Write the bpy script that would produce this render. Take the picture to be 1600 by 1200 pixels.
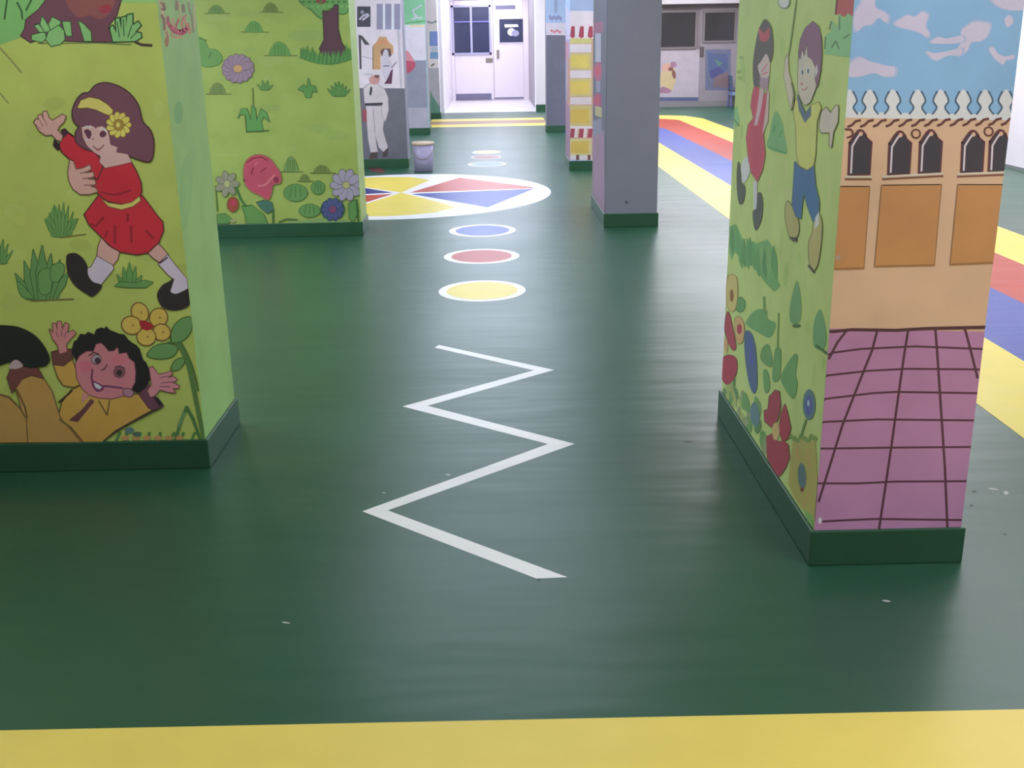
import bpy, math, random
from mathutils import Vector, Matrix
random.seed(7)
for o in list(bpy.data.objects): bpy.data.objects.remove(o)
S = bpy.context.scene
C = S.collection

# ------------------------------------------------------------------ camera
F, PITCH, ROLL, YAW, H = 1676.6, 0.3083875, -0.0172879, 0.0127719, 1.6
_f0 = Vector((math.sin(YAW), math.cos(YAW), 0)); _r0 = Vector((math.cos(YAW), -math.sin(YAW), 0)); _u0 = Vector((0, 0, 1))
FW = _f0*math.cos(PITCH) - _u0*math.sin(PITCH)
_u1 = _u0*math.cos(PITCH) + _f0*math.sin(PITCH)
RT = _r0*math.cos(ROLL) + _u1*math.sin(ROLL)
UP = _u1*math.cos(ROLL) - _r0*math.sin(ROLL)
cd = bpy.data.cameras.new('camera'); cam = bpy.data.objects.new('camera', cd); C.objects.link(cam)
cd.sensor_width = 36; cd.lens = 36*F/1600; cd.clip_start = .05; cd.clip_end = 200
cam.matrix_world = Matrix(((RT.x, UP.x, -FW.x, 0), (RT.y, UP.y, -FW.y, 0), (RT.z, UP.z, -FW.z, H), (0, 0, 0, 1)))
S.camera = cam

# ------------------------------------------------------------------ light
S.view_settings.view_transform = 'Standard'; S.view_settings.look = 'None'
S.view_settings.exposure = 0; S.view_settings.gamma = 1; S.view_settings.use_curve_mapping = False
W = bpy.data.worlds.new('world'); S.world = W; W.use_nodes = True
W.node_tree.nodes['Background'].inputs[0].default_value = (.80, .86, 1, 1)
W.node_tree.nodes['Background'].inputs[1].default_value = .5
def lamp(x, y, z, sx, sy, power, col=(.88, .88, 1), rot=(0, 0, 0)):  # unseen area light added at ceiling height
    l = bpy.data.lights.new('added_ceiling_light', 'AREA'); l.shape = 'RECTANGLE'; l.size = sx; l.size_y = sy
    l.energy = power; l.color = col
    o = bpy.data.objects.new('added_ceiling_light', l); o.location = (x, y, z); o.rotation_euler = rot; C.objects.link(o)
PANEL_TINT = (.72, .80, 1)
for (x, y, sx, sy, p) in [(-.05, 26.0, 2.2, 4.0, 122), (-.08, 20.5, 2.1, 5, 128), (-.08, 14.5, 2.1, 5, 98), (-.08, 8.3, 2.1, 4.0, 58)]:  # large unseen panels added for the broad bluish sheen on the floor
    lamp(x, y, 2.93, sx, sy, p, PANEL_TINT)
for (x, y, sx, sy, p) in [
        (0, 30.4, 1.6, 3.4, 88), (0.5, 2.1, 1.4, 1.4, 22), (-1.6, 2.9, 1.2, .6, 17),  # added unseen; the last one grades the left pillar's front downwards
        (4.2, 24.6, 3.0, 2.5, 180), (4.2, 19, 3.0, 4.0, 200), (4.2, 12.5, 3.0, 4.0, 225), (4.2, 6.5, 3.0, 3.5, 110), (3.4, 0.4, 2.5, 2, 115),  # hall lamps added unseen; the first brightens the far right wall
        (-4.2, 18, 2.5, 3.5, 170), (-4.2, 11.8, 2.5, 3.5, 135), (-4.2, 6.5, 2.5, 3, 190), (-3.6, 1.2, 2, 1.6, 18)]:  # left hall lamps added unseen to brighten the right pillar's side
    lamp(x, y, 2.93, sx, sy, p)

# ------------------------------------------------------------------ helpers
def lin(c):
    o = []
    for v in c[:3]:
        v = v/255
        o.append(v/12.92 if v <= .04045 else ((v+.055)/1.055)**2.4)
    return o
def material(name, col, rough=.5, noise=0.0, scale=6, metallic=0, spec=.5, coat=0):
    m = bpy.data.materials.new(name); m.use_nodes = True
    nt = m.node_tree; b = nt.nodes['Principled BSDF']
    b.inputs['Roughness'].default_value = rough; b.inputs['Metallic'].default_value = metallic
    b.inputs['Specular IOR Level'].default_value = spec; b.inputs['Coat Weight'].default_value = coat
    c = lin(col)
    tc = nt.nodes.new('ShaderNodeTexCoord'); n = nt.nodes.new('ShaderNodeTexNoise')
    n.inputs['Scale'].default_value = scale; n.inputs['Detail'].default_value = 5
    nt.links.new(tc.outputs['Object'], n.inputs['Vector'])
    r = nt.nodes.new('ShaderNodeMapRange')
    r.inputs['From Min'].default_value = .25; r.inputs['From Max'].default_value = .75
    r.inputs['To Min'].default_value = 1-noise; r.inputs['To Max'].default_value = 1+noise
    nt.links.new(n.outputs['Fac'], r.inputs['Value'])
    mx = nt.nodes.new('ShaderNodeVectorMath'); mx.operation = 'SCALE'
    mx.inputs[0].default_value = c
    nt.links.new(r.outputs['Result'], mx.inputs['Scale'])
    nt.links.new(mx.outputs['Vector'], b.inputs['Base Color'])
    return m
def paint_material(name, rough, noise):
    m = material(name, (255, 255, 255), rough, noise, 5)
    nt = m.node_tree
    a = nt.nodes.new('ShaderNodeAttribute'); a.attribute_name = 'paint'
    vm = [n for n in nt.nodes if n.type == 'VECT_MATH'][0]
    nt.links.new(a.outputs['Color'], vm.inputs[0])
    return m
MURAL = paint_material('mural_paint', .5, .09)

# glossy green floor paint with long low ripples in it
def floor_material(name, attr):
    m = material(name, (42, 87, 64), .3, .08, 1.5) if not attr else paint_material(name, .32, .04)
    nt = m.node_tree; b = nt.nodes['Principled BSDF']
    b.inputs['IOR'].default_value = 1.5
    b.inputs['Specular IOR Level'].default_value = .2 if attr else .5
    geo = nt.nodes.new('ShaderNodeNewGeometry')
    mp = nt.nodes.new('ShaderNodeMapping'); mp.inputs['Scale'].default_value = (.6, 2.6, 1)
    n1 = nt.nodes.new('ShaderNodeTexNoise'); n1.inputs['Scale'].default_value = 1.8; n1.inputs['Detail'].default_value = 2
    nt.links.new(geo.outputs['Position'], mp.inputs['Vector']); nt.links.new(mp.outputs['Vector'], n1.inputs['Vector'])
    bp = nt.nodes.new('ShaderNodeBump'); bp.inputs['Strength'].default_value = .32; bp.inputs['Distance'].default_value = .02
    nt.links.new(n1.outputs['Fac'], bp.inputs['Height']); nt.links.new(bp.outputs['Normal'], b.inputs['Normal'])
    n2 = nt.nodes.new('ShaderNodeTexNoise'); n2.inputs['Scale'].default_value = .9
    nt.links.new(geo.outputs['Position'], n2.inputs['Vector'])
    r = nt.nodes.new('ShaderNodeMapRange'); r.inputs['To Min'].default_value = .27; r.inputs['To Max'].default_value = .38
    nt.links.new(n2.outputs['Fac'], r.inputs['Value']); nt.links.new(r.outputs['Result'], b.inputs['Roughness'])
    return m
FLOOR = floor_material('green_floor_paint', False)
FLOORPAINT = floor_material('floor_marking_paint', True)

def obj(name, verts, faces, mat, parent=None, cols=None, kind=None, label=None, smooth=False, bevel=0):
    me = bpy.data.meshes.new(name); me.from_pydata([tuple(v) for v in verts], [], faces)
    if mat: me.materials.append(mat)
    if cols:
        at = me.color_attributes.new('paint', 'FLOAT_COLOR', 'CORNER')
        i = 0
        for f, c in zip(faces, cols):
            for _ in f: at.data[i].color = (*c, 1); i += 1
    if smooth:
        for p in me.polygons: p.use_smooth = True
    me.update()
    o = bpy.data.objects.new(name, me); C.objects.link(o)
    if parent: o.parent = parent; o.matrix_parent_inverse = parent.matrix_world.inverted()
    if kind: o['kind'] = kind
    if label: o['label'] = label
    if bevel:
        b = o.modifiers.new('bevel', 'BEVEL'); b.width = bevel; b.segments = 2; b.limit_method = 'ANGLE'
    return o
class MB:
    def __init__(s): s.v = []; s.f = []
    def box(s, x0, x1, y0, y1, z0, z1):
        b = len(s.v)
        s.v += [(x, y, z) for z in (z0, z1) for y in (y0, y1) for x in (x0, x1)]
        s.f += [tuple(b+i for i in q) for q in ((0, 2, 3, 1), (4, 5, 7, 6), (0, 1, 5, 4), (2, 6, 7, 3), (0, 4, 6, 2), (1, 3, 7, 5))]
        return s
    def lathe(s, cx, cy, prof, n=32):
        b = len(s.v)
        for r, z in prof:
            for i in range(n):
                a = 2*math.pi*i/n; s.v.append((cx+r*math.cos(a), cy+r*math.sin(a), z))
        for k in range(len(prof)-1):
            for i in range(n):
                j = (i+1) % n
                s.f.append((b+k*n+i, b+k*n+j, b+(k+1)*n+j, b+(k+1)*n+i))
        return s
    def tube(s, pts, r, n=8):
        pts = [Vector(p) for p in pts]; b = len(s.v)
        for k, p in enumerate(pts):
            d = (pts[min(k+1, len(pts)-1)]-pts[max(k-1, 0)]).normalized()
            a = d.cross(Vector((0, 0, 1)) if abs(d.z) < .9 else Vector((1, 0, 0))).normalized(); c = d.cross(a)
            for i in range(n):
                t = 2*math.pi*i/n; s.v.append(tuple(p+a*r*math.cos(t)+c*r*math.sin(t)))
        for k in range(len(pts)-1):
            for i in range(n):
                j = (i+1) % n; s.f.append((b+k*n+i, b+k*n+j, b+(k+1)*n+j, b+(k+1)*n+i))
        s.f.append(tuple(b+i for i in range(n))); s.f.append(tuple(b+(len(pts)-1)*n+i for i in reversed(range(n))))
        return s
    def make(s, name, mat, parent=None, **k): return obj(name, s.v, s.f, mat, parent, **k)
def empty(name, loc, label, cat, group=None):
    o = bpy.data.objects.new(name, None); o.empty_display_size = .1; o.location = loc; C.objects.link(o)
    o['label'] = label; o['category'] = cat
    if group: o['group'] = group
    bpy.context.view_layer.update()
    return o

def spline(pts, n=4, closed=True):
    out = []; N = len(pts)
    rng = range(N) if closed else range(N-1)
    for i in rng:
        g = (lambda k: pts[k % N]) if closed else (lambda k: pts[min(max(k, 0), N-1)])
        p0, p1, p2, p3 = g(i-1), g(i), g(i+1), g(i+2)
        for j in range(n):
            t = j/n
            out.append(tuple(.5*((2*p1[a])+(-p0[a]+p2[a])*t+(2*p0[a]-5*p1[a]+4*p2[a]-p3[a])*t*t+(-p0[a]+3*p1[a]-3*p2[a]+p3[a])*t**3) for a in (0, 1)))
    if not closed: out.append(tuple(pts[-1]))
    return out

# A painted surface. The drawing coordinates are the photograph's, cast once onto the wall's real plane.
class Face:
    def __init__(s, axis, val, sign, u0, u1, v0=.12, v1=3.0, gain=.5, step=.000011, mat=None):
        s.axis, s.val, s.sign, s.u0, s.u1, s.v0, s.v1, s.gain, s.step = axis, val, sign, u0, u1, v0, v1, gain, step
        s.k = 1; s.mat = mat or MURAL
        s.buf = None
    def cast(s, px, py):
        d = RT*((px-800)/F) - UP*((py-600)/F) + FW
        o = Vector((0, 0, H)); i = 'xyz'.index(s.axis)
        if abs(d[i]) < 1e-6: d[i] = 1e-6
        t = (s.val-o[i])/d[i]
        if t <= 0: t = 1e3
        p = o+d*t
        a, b = [j for j in (0, 1, 2) if j != i]
        p[a] = min(max(p[a], s.u0), s.u1); p[b] = min(max(p[b], s.v0), s.v1)
        return p
    def begin(s): s.buf = ([], [], [])
    def _add(s, pts, col):
        i = 'xyz'.index(s.axis); off = s.sign*s.k*s.step; s.k += 1
        g = s.gain if isinstance(s.gain, tuple) else (s.gain,)*3
        c = [min(.93, x/y) for x, y in zip(lin(col), g)]
        v, f, cc = s.buf; ps = []
        for p in pts:
            q = s.cast(*p); q[i] = s.val+off
            if not ps or (q-ps[-1]).length > 1e-5: ps.append(q)
        if len(ps) > 2 and (ps[0]-ps[-1]).length < 1e-5: ps.pop()
        if len(ps) < 3: return
        n = Vector((0, 0, 0))
        for k in range(len(ps)): n += ps[k].cross(ps[(k+1) % len(ps)])
        if n.length < 1e-9: return
        if n[i]*s.sign < 0: ps.reverse()
        b = len(v); v += ps; f.append(tuple(range(b, b+len(ps)))); cc.append(c)
    def P(s, col, pts, out=None, w=1.6, smooth=False):
        if smooth: pts = spline(pts)
        if out: s.L(out, list(pts)+[pts[0], pts[1]], w*2, smooth=False, under=True)
        s._add(pts, col)
    def L(s, col, pts, w=2, smooth=False, under=False):
        if smooth: pts = spline(pts, 4, False)
        v, f, cc = s.buf; k0 = s.k
        for (x0, y0), (x1, y1) in zip(pts[:-1], pts[1:]):
            L = math.hypot(x1-x0, y1-y0)
            if L < .01: continue
            nx, ny = -(y1-y0)/L*w/2, (x1-x0)/L*w/2; ex, ey = (x1-x0)/L*w*.3, (y1-y0)/L*w*.3
            s._add([(x0+nx-ex, y0+ny-ey), (x1+nx+ex, y1+ny+ey), (x1-nx+ex, y1-ny+ey), (x0-nx-ex, y0-ny-ey)], col)
            # segments of one stroke alternate between two close layers
            s.k = k0+((s.k-k0) % 2)
        s.k = k0+2
    def E(s, col, cx, cy, rx, ry, rot=0, out=None, w=1.4, n=18):
        a = math.radians(rot)
        pts = [(cx+rx*math.cos(t)*math.cos(a)-ry*math.sin(t)*math.sin(a), cy+rx*math.cos(t)*math.sin(a)+ry*math.sin(t)*math.cos(a)) for t in [2*math.pi*i/n for i in range(n)]]
        if out:
            s._add([(cx+(x-cx)*(1+w/rx), cy+(y-cy)*(1+w/ry)) for x, y in pts], out)
        s._add(pts, col)
    def fill(s, col):
        """the whole face in one flat coat"""
        i = 'xyz'.index(s.axis); off = s.sign*s.k*s.step; s.k += 1
        g = s.gain if isinstance(s.gain, tuple) else (s.gain,)*3
        a, b = [j for j in (0, 1, 2) if j != i]; ps = []
        for u, w in ((s.u0, s.v0), (s.u1, s.v0), (s.u1, s.v1), (s.u0, s.v1)):
            q = Vector((0, 0, 0)); q[i] = s.val+off; q[a] = u; q[b] = w; ps.append(q)
        if (ps[1]-ps[0]).cross(ps[2]-ps[1])[i]*s.sign < 0: ps.reverse()
        v, f, cc = s.buf; n = len(v); v += ps; f.append((n, n+1, n+2, n+3)); cc.append([min(.93, x/y) for x, y in zip(lin(col), g)])
    def R(s, col, x0, y0, x1, y1): s._add([(x0, y0), (x1, y0), (x1, y1), (x0, y1)], col)
    def end(s, name, parent, label=None):
        v, f, cc = s.buf; s.buf = None
        return obj(name, v, f, s.mat, parent, cols=cc, label=label)

def flower(f, cx, cy, r, n, col, cen, out=None, rc=.3, asp=1.0, pw=.42, rot=0):
    for i in range(n):
        a = 2*math.pi*i/n+rot
        f.E(col, cx+.62*r*math.cos(a), cy+.62*r*asp*math.sin(a), r*.42, r*pw*.62, math.degrees(a), out, w=1.1, n=10)
    f.E(cen, cx, cy, r*rc, r*rc*asp, 0, out, w=.8)
def tuft(f, x0, y0, x1, y1, col=(85, 130, 72), dark=(48, 80, 45), n=6, fat=.5):
    """a fan of leaves standing on y1 between x0 and x1"""
    w = x1-x0; h = y1-y0; cx = (x0+x1)/2
    order = sorted(range(n), key=lambda i: -abs(i-(n-1)/2))
    f.P(col, [(cx-w*.32, y1), (cx-w*.36, y1-h*.35), (cx, y1-h*.5), (cx+w*.36, y1-h*.35), (cx+w*.32, y1)])
    for i in order:
        t = (i/(n-1))*2-1
        tx = cx+t*w*.5; ty = y0+abs(t)**1.5*h*.5+random.uniform(-.05, .05)*h
        bx = cx+t*w*.18; hw = w/n*fat
        f.P(col, [(bx-hw*.6, y1), ((bx+tx)/2-hw*(1-.2*abs(t)), (y1+ty)/2), (tx, ty), ((bx+tx)/2+hw*(1-.2*abs(t)), (y1+ty)/2), (bx+hw*.6, y1)], out=dark, w=max(.7, w*.012))

GREEN_SKIRT = material('green_skirting_paint', (50, 92, 66), .35, .06, 8)

def pillar(x0, x1, y0, y1, label, body, skirt=.12, name='pillar', h=3.0, d=.012):
    cx, cy = (x0+x1)/2, (y0+y1)/2
    p = empty(name, (cx, cy, 0), label, 'pillar'); p['kind'] = 'thing'
    MB().box(x0+d, x1-d, y0+d, y1-d, 0, h).make('column_shaft', body, p, bevel=.006)
    MB().box(x0, x1, y0, y1, 0, skirt).make('skirting', GREEN_SKIRT, p, label='dark green painted skirting', bevel=.004)
    return p

# ------------------------------------------------------------------ room shell
CH = 3.0
WHITE = material('white_wall_paint', (232, 226, 232), .55, .03, 3)
LILAC = material('pale_grey_wall_paint', (150, 144, 150), .6, .05, 3)
CEIL = material('ceiling_paint', (225, 225, 228), .8, .03, 2)
TILE = material('white_tile', (225, 220, 222), .3, .03, 3)
GREYP = material('grey_pillar_paint', (144, 144, 158), .5, .04, 4)
XL, XR, YB, YF = -6.0, 6.43, -3.5, 27.4
floor = MB().box(XL-.2, XR+.2, YB-.2, 33, -.12, 0).make('floor', FLOOR, kind='structure')
MB().box(XL-.2, XR+.2, YB-.2, 33, CH, CH+.12).make('ceiling', CEIL, kind='structure')
MB().box(XL-.2, XL, YB-.2, YF, 0, CH).make('wall_left', LILAC, kind='structure')
MB().box(XL-.2, XR+.2, YB-.2, YB, 0, CH).make('wall_back', LILAC, kind='structure')
MB().box(XR, XR+.2, YB, YF, 0, CH).make('wall_right', WHITE, kind='structure')
MB().box(XR-.012, XR, YB, YF, 0, .04).make('baseboard_right', material('grey_baseboard', (120, 125, 125), .4, .05), kind='structure')
XR0, XR1 = -1.17, 1.06        # the recess with the double door
YD = 32.4
MB().box(XL, XR0, YF-.9, YD, 0, CH).make('wall_far_left', WHITE, kind='structure')
MB().box(XR1, XR+.2, YF, YD, 0, CH).make('wall_far_right', LILAC, kind='structure')
MB().box(XR1-.02, 1.32, 26.6, YF, 0, CH).make('trim_1', WHITE, kind='structure')
MB().box(XR0, XR1, YD, YD+.2, 0, CH).make('wall_far', WHITE, kind='structure')
MB().box(XR1-.03, 1.33, 26.58, 26.6, 0, .16).make('baseboard_far', GREEN_SKIRT, kind='structure')
MB().box(1.32, XR, YF-.02, YF, 0, .13).make('baseboard_far_right', material('grey_plinth', (136, 132, 134), .5, .05), kind='structure')

# ------------------------------------------------------------------ floor markings (paint on the floor: parts of it)
FF = Face('z', 0.0, 1, XL, XR, YB, 33, gain=1.0, step=.00004, mat=FLOORPAINT)
def wpoly(pts, col, name, label, z=.0008):
    c = [min(.88, x/FF.gain) for x in lin(col)]
    return obj(name, [(x, y, z) for x, y in pts], [tuple(range(len(pts)))], FLOORPAINT, floor, cols=[c], label=label)
YEL = (238, 220, 100); RED = (186, 68, 44); BLU = (72, 88, 168); WHT = (238, 238, 245)
wpoly([(XL, 1.2), (XR, 1.2), (XR, 2.235), (-3.5, 2.305), (XL, 2.33)], (250, 220, 110), 'painted_band', 'broad yellow band across the floor nearest the camera')
def band(xa, xb, ya, yb, col, name, label):
    return wpoly([(xa, 1.2 if False else 2.3), (xb, 2.3), (xb, yb), (1.3, yb), (1.3, ya), (xa, ya)], col, name, label)
band(2.17, 2.69, 17.3, 18.2, YEL, 'painted_stripe', 'inner pale yellow stripe running down the right hand hall')
wpoly([(2.69, 2.3), (3.28, 2.3), (3.24, 20.7), (3.1, 21.1), (1.3, 21.3), (1.3, 18.2), (2.69, 18.2)], BLU, 'painted_stripe', 'blue stripe between the inner yellow and the red stripe')
wpoly([(3.28, 2.3), (3.81, 2.3), (3.86, 22.9), (3.6, 23.3), (1.3, 23.5), (1.3, 21.3), (3.1, 21.1), (3.24, 20.7)], RED, 'painted_stripe', 'faded red stripe between the blue and the outer yellow stripe')
wpoly([(3.81, 2.3), (4.36, 2.3), (4.42, 23.2), (4.2, 24.1), (3.7, 24.4), (1.3, 24.4), (1.3, 23.5), (3.6, 23.3), (3.86, 22.9)], YEL, 'painted_stripe', 'outer yellow stripe that curves left at the far end')
wpoly([(-1.35, 22.0), (1.1, 22.0), (1.1, 22.75), (-1.35, 22.75)], YEL, 'painted_stripe', 'nearer cream stripe crossing the corridor before the white door')
wpoly([(-1.35, 22.75), (1.1, 22.75), (1.1, 23.7), (-1.35, 23.7)], (170, 130, 105), 'painted_stripe', 'brown stripe between two cream stripes before the white door')
wpoly([(-1.35, 23.7), (1.1, 23.7), (1.1, 24.4), (-1.35, 24.4)], YEL, 'painted_stripe', 'farther cream stripe crossing the corridor before the white door')

# zigzag
FF.begin()
out = [(681, 539), (866, 577), (697, 630.5), (898, 693), (609, 797), (887, 903), (838, 903.5), (567, 799), (858, 694), (629, 635), (832, 579.5), (679, 544.5)]
out = [(686, 539), (866, 578), (666, 635-1.2), (898, 693.5), (606, 797), (887, 901), (884, 903.5), (839, 903.5), (566, 799), (861, 694), (629, 635), (834, 578.2), (679, 543)]
quads = [[(686, 539), (866, 578), (834, 578.6), (679, 543)], [(834, 578.6), (866, 578), (668, 634), (629, 635)],
         [(629, 635), (668, 634), (898, 693.5), (861, 695)], [(861, 692), (898, 693.5), (606, 797.5), (566, 799)],
         [(566, 799), (606, 797.5), (887, 902), (838, 904)]]
for i, q in enumerate(quads): FF._add(q, (248, 248, 252))
FF.end('zigzag_line', floor, 'white zigzag line on the green floor')
# play discs
def disc(cx, cy, r, col, label, rim=.06, asp=1.0):
    FF.begin(); v, f, cc = FF.buf
    for rr, c, z in ((r, WHT, .0006), (r-rim, col, .0011)):
        b = len(v); n = 48
        v += [Vector((cx+rr*math.cos(2*math.pi*i/n), cy+rr*asp*math.sin(2*math.pi*i/n), z)) for i in range(n)]
        f.append(tuple(range(b, b+n))); cc.append([min(.88, x/FF.gain) for x in lin(c)])
    FF.end('painted_disc', floor, label)
disc(-.100, 7.12, .295, (234, 214, 90), 'yellow disc with white rim, nearest of the row', .055, 1.1)
disc(-.115, 8.35, .298, RED, 'red disc with white rim, middle of the row', .06, 1.05)
disc(-.118, 9.56, .30, (60, 92, 178), 'blue disc with white rim, farthest of the near three', .06, 1.12)
disc(-.10, 15.05, .27, (120, 150, 215), 'pale blue disc beyond the big wheel', .04, 1.1)  # far discs: the sheen washing over them is mixed into their colours
disc(-.115, 16.0, .22, (150, 92, 70), 'brown disc beyond the pale blue one', .02, 1.3)
disc(-.115, 16.75, .22, (226, 184, 120), 'cream yellow disc, farthest of the row', .02, 1.3)
# the big wheel
FF.begin(); v, f, cc = FF.buf; n = 64
v += [Vector((-1.05+1.68*math.cos(2*math.pi*i/n), 12.15+1.86*math.sin(2*math.pi*i/n), .00003)) for i in range(n)]
f.append(tuple(range(n))); cc.append([min(.88, x/FF.gain) for x in lin(WHT)]); FF.k = 2
cen = (627, 301)
FF.P((234, 214, 90), [cen, (560, 291), (558, 278), (600, 276.5), (640, 276.5), (672, 281)])
FF.P((234, 214, 90), [cen, (690, 317), (712, 324), (680, 332), (640, 336), (600, 338), (560, 338), (560, 322)])
FF.P(RED, [(640, 301), (718, 277.5), (830, 292), (836, 294)])
FF.P((44, 72, 160), [(642, 303), (834, 295), (762, 324)])
FF.P((36, 52, 120), [(560, 292), (614, 301), (560, 304)])
FF.P(RED, [(560, 305.5), (614, 303), (560, 320)])
FF.end('painted_wheel', floor, 'big white rimmed wheel of yellow, red and blue wedges')
# scuffs and paint specks
FF.begin(); FF.k = 3
for (x, y, w, h) in [(1572, 770, 4, 3), (1552, 764, 9, 1.2), (1385, 939, 7, 1.5), (447, 973, 7, 1.3), (700, 742, 4, 1.5), (540+60, 770, 3, 1)]:
    FF.E((180, 185, 180), x, y, w, h, 8, n=8)
for (x, y, w, h) in [(1522, 768, 4, 2), (1518, 790, 3, 2), (842, 906, 4, 1.6), (1570, 835, 3, 1.5), (1075, 690, 9, 1.2), (1180, 700, 5, 1.4)]:
    FF.E((38, 62, 48), x, y, w, h, 0, n=8)
FF.E((120, 62, 70), 588, 265, 14, 4, 14); FF.E((96, 52, 58), 578, 260, 7, 3, 20)
o = FF.end('paint_specks', floor, 'small scuffs, specks and a dark red smear on the green floor'); o['kind'] = 'stuff'
# white tiled apron before the door
MB().box(XR0, XR1, 26.6, YD, 0, .004).make('threshold_tiles', TILE, floor, label='white tiled floor of the door recess')

# ------------------------------------------------------------------ double door in the recess
FRAME = material('white_door_paint', (236, 228, 236), .4, .02, 3)
DARK = material('dark_window_glass', (66, 70, 96), .12, .05, 3)
LFR = material('lilac_window_frame', (176, 176, 205), .35, .03)
METAL = material('door_metal', (150, 140, 125), .35, .05, metallic=.6)
GREYK = material('grey_kick_plate', (120, 118, 145), .35, .05)
DF = Face('y', YD-.06, -1, -9, 9, 0, CH)
def onplane(px, py, Y):
    f = Face('y', Y, -1, -9, 9, 0, CH); q = f.cast(px, py); return q.x, q.z
def rect(px0, py0, px1, py1, Y):
    x0, z1 = onplane(px0, py0, Y); x1, z0 = onplane(px1, py1, Y); return x0, x1, z0, z1
mx, _ = onplane(771, 80, YD-.06)
xa, xb = XR0+.10, XR1-.16
d1 = MB().box(xa, mx-.006, YD-.06, YD-.005, .012, 2.75).make('door_1', FRAME, kind='structure', bevel=.004)
d2 = MB().box(mx+.006, xb, YD-.06, YD-.005, .012, 2.75).make('door_2', FRAME, kind='structure', bevel=.004)
MB().box(XR0, xa-.005, YD-.09, YD-.001, 0, CH-.001).box(xb+.005, XR1, YD-.09, YD-.001, 0, CH-.001).box(xa-.005, xb+.005, YD-.09, YD-.001, 2.76, CH-.001).make('trim_2', FRAME, kind='structure', bevel=.004)
# window in the left leaf
x0, x1, z0, z1 = rect(704, 2, 768, 85, YD-.08); z1 = 2.62
MB().box(x0, x1, YD-.066, YD-.06, z0, z1).make('window_pane', DARK, d1, label='dark glass pane')
m = MB(); t = .055
m.box(x0, x0+t, YD-.1, YD-.06, z0, z1).box(x1-t, x1, YD-.1, YD-.06, z0, z1).box(x0, x1, YD-.1, YD-.06, z0, z0+t).box(x0, x1, YD-.1, YD-.06, z1-t, z1)
xm = x0+(x1-x0)*.5; zm = onplane(735, 34, YD-.08)[1]
m.box(xm-.03, xm+.03, YD-.098, YD-.06, z0, z1)
m.make('window_frame', LFR, d1, label='pale lilac window frame')
m = MB().box(x0+.05, x1-.05, YD-.096, YD-.06, zm-.02, zm+.02)
m.make('window_bar', material('blue_bar', (120, 120, 190), .4), d1, label='blue bar across the window')
x0, x1, z0, z1 = rect(706, 149, 768, 158, YD-.07)
MB().box(x0, x1, YD-.072, YD-.06, max(.02, z0), max(.02, z0)+.17).make('kick_plate', GREYK, d1, label='grey kick plate', bevel=.003)
x0, x1, z0, z1 = rect(759, 91, 770, 98, YD-.07)
MB().box(x0, x1, YD-.075, YD-.06, z0, z1).make('lock_plate', METAL, d1, label='brass lock plate', bevel=.003)
# pane and vent in the right leaf
x0, x1, z0, z1 = rect(780, 30, 819, 66, YD-.07)
p = MB().box(x0, x1, YD-.068, YD-.06, z0, z1).make('window_pane', DARK, d2, label='small dark square pane with pale reflections')
m = MB(); t = .02
m.box(x0-t, x0, YD-.085, YD-.06, z0-t, z1+t).box(x1, x1+t, YD-.085, YD-.06, z0-t, z1+t).box(x0-t, x1+t, YD-.085, YD-.06, z0-t, z0).box(x0-t, x1+t, YD-.085, YD-.06, z1, z1+t)
m.make('window_frame', FRAME, d2)
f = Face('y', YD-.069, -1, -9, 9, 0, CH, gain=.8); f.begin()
f.P((225, 225, 240), [(788, 38), (809, 38), (810, 42), (789, 43)]); f.E((215, 215, 235), 799, 50, 6, 6); f.E((150, 150, 175), 805, 52, 6, 5)  # pale reflections painted onto the pane
f.end('painted_reflection', d2, 'white reflections painted on the dark pane')
x0, x1, z0, z1 = rect(774, 0, 805, 14, YD-.07)
MB().box(x0, x1, YD-.072, YD-.06, z0, 2.6).make('upper_pane', GREYK, d2, label='grey upper pane')
x0, x1, z0, z1 = rect(776, 78, 780, 91, YD-.07)
MB().box(x0, x1, YD-.1, YD-.06, z0, z1).make('door_handle', METAL, d2, bevel=.004)
x0, x1, z0, z1 = rect(773, 153, 831, 156, YD-.07)
MB().box(x0, x1, YD-.068, YD-.06, .03, .07).make('kick_strip', GREYK, d2, label='thin grey strip along the bottom')
f = Face('y', 26.6, -1, 1.04, 1.32, .16, CH, gain=.8)

# ------------------------------------------------------------------ far right wall: windows, door, painted panels
YW = YF
BROWNF = material('taupe_frame', (128, 118, 120), .5, .05)
BLACKG = material('black_glass', (52, 50, 54), .15, .05)
for i, (a, b) in enumerate([((1033, 20), (1085, 73)), ((1102, 20), (1146, 63))]):
    x0, x1, z0, z1 = rect(*a, *b, YW-.02)
    if i == 0: x0 -= .3
    w = MB().box(x0, x1, YW-.02, YW, z0, z1).make('window_%d' % (i+1), BLACKG, kind='structure')
    m = MB(); t = .05
    m.box(x0-t, x0, YW-.05, YW, z0-t, z1+t).box(x1, x1+t, YW-.05, YW, z0-t, z1+t).box(x0, x1, YW-.05, YW, z1, z1+t).box(x0, x1, YW-.05, YW, z0-t, z0)
    m.make('window_frame', BROWNF, w)
x0, x1, z0, z1 = rect(1096, 20, 1150, 160, YW-.03)
d3 = MB().box(x0, XR-.15, YW-.015, YW, .01, 2.3).make('door_3', material('grey_door_paint', (150, 142, 148), .45, .04), kind='structure', bevel=.003)
f = Face('y', YW-.0151, -1, -9, XR-.16, 0, CH, gain=.95); f.begin()
f.R((105, 110, 135), 1102, 77, 1142, 141); f.P((85, 98, 135), [(1106, 82), (1120, 84), (1136, 84), (1138, 104), (1130, 118), (1108, 122)])
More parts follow.
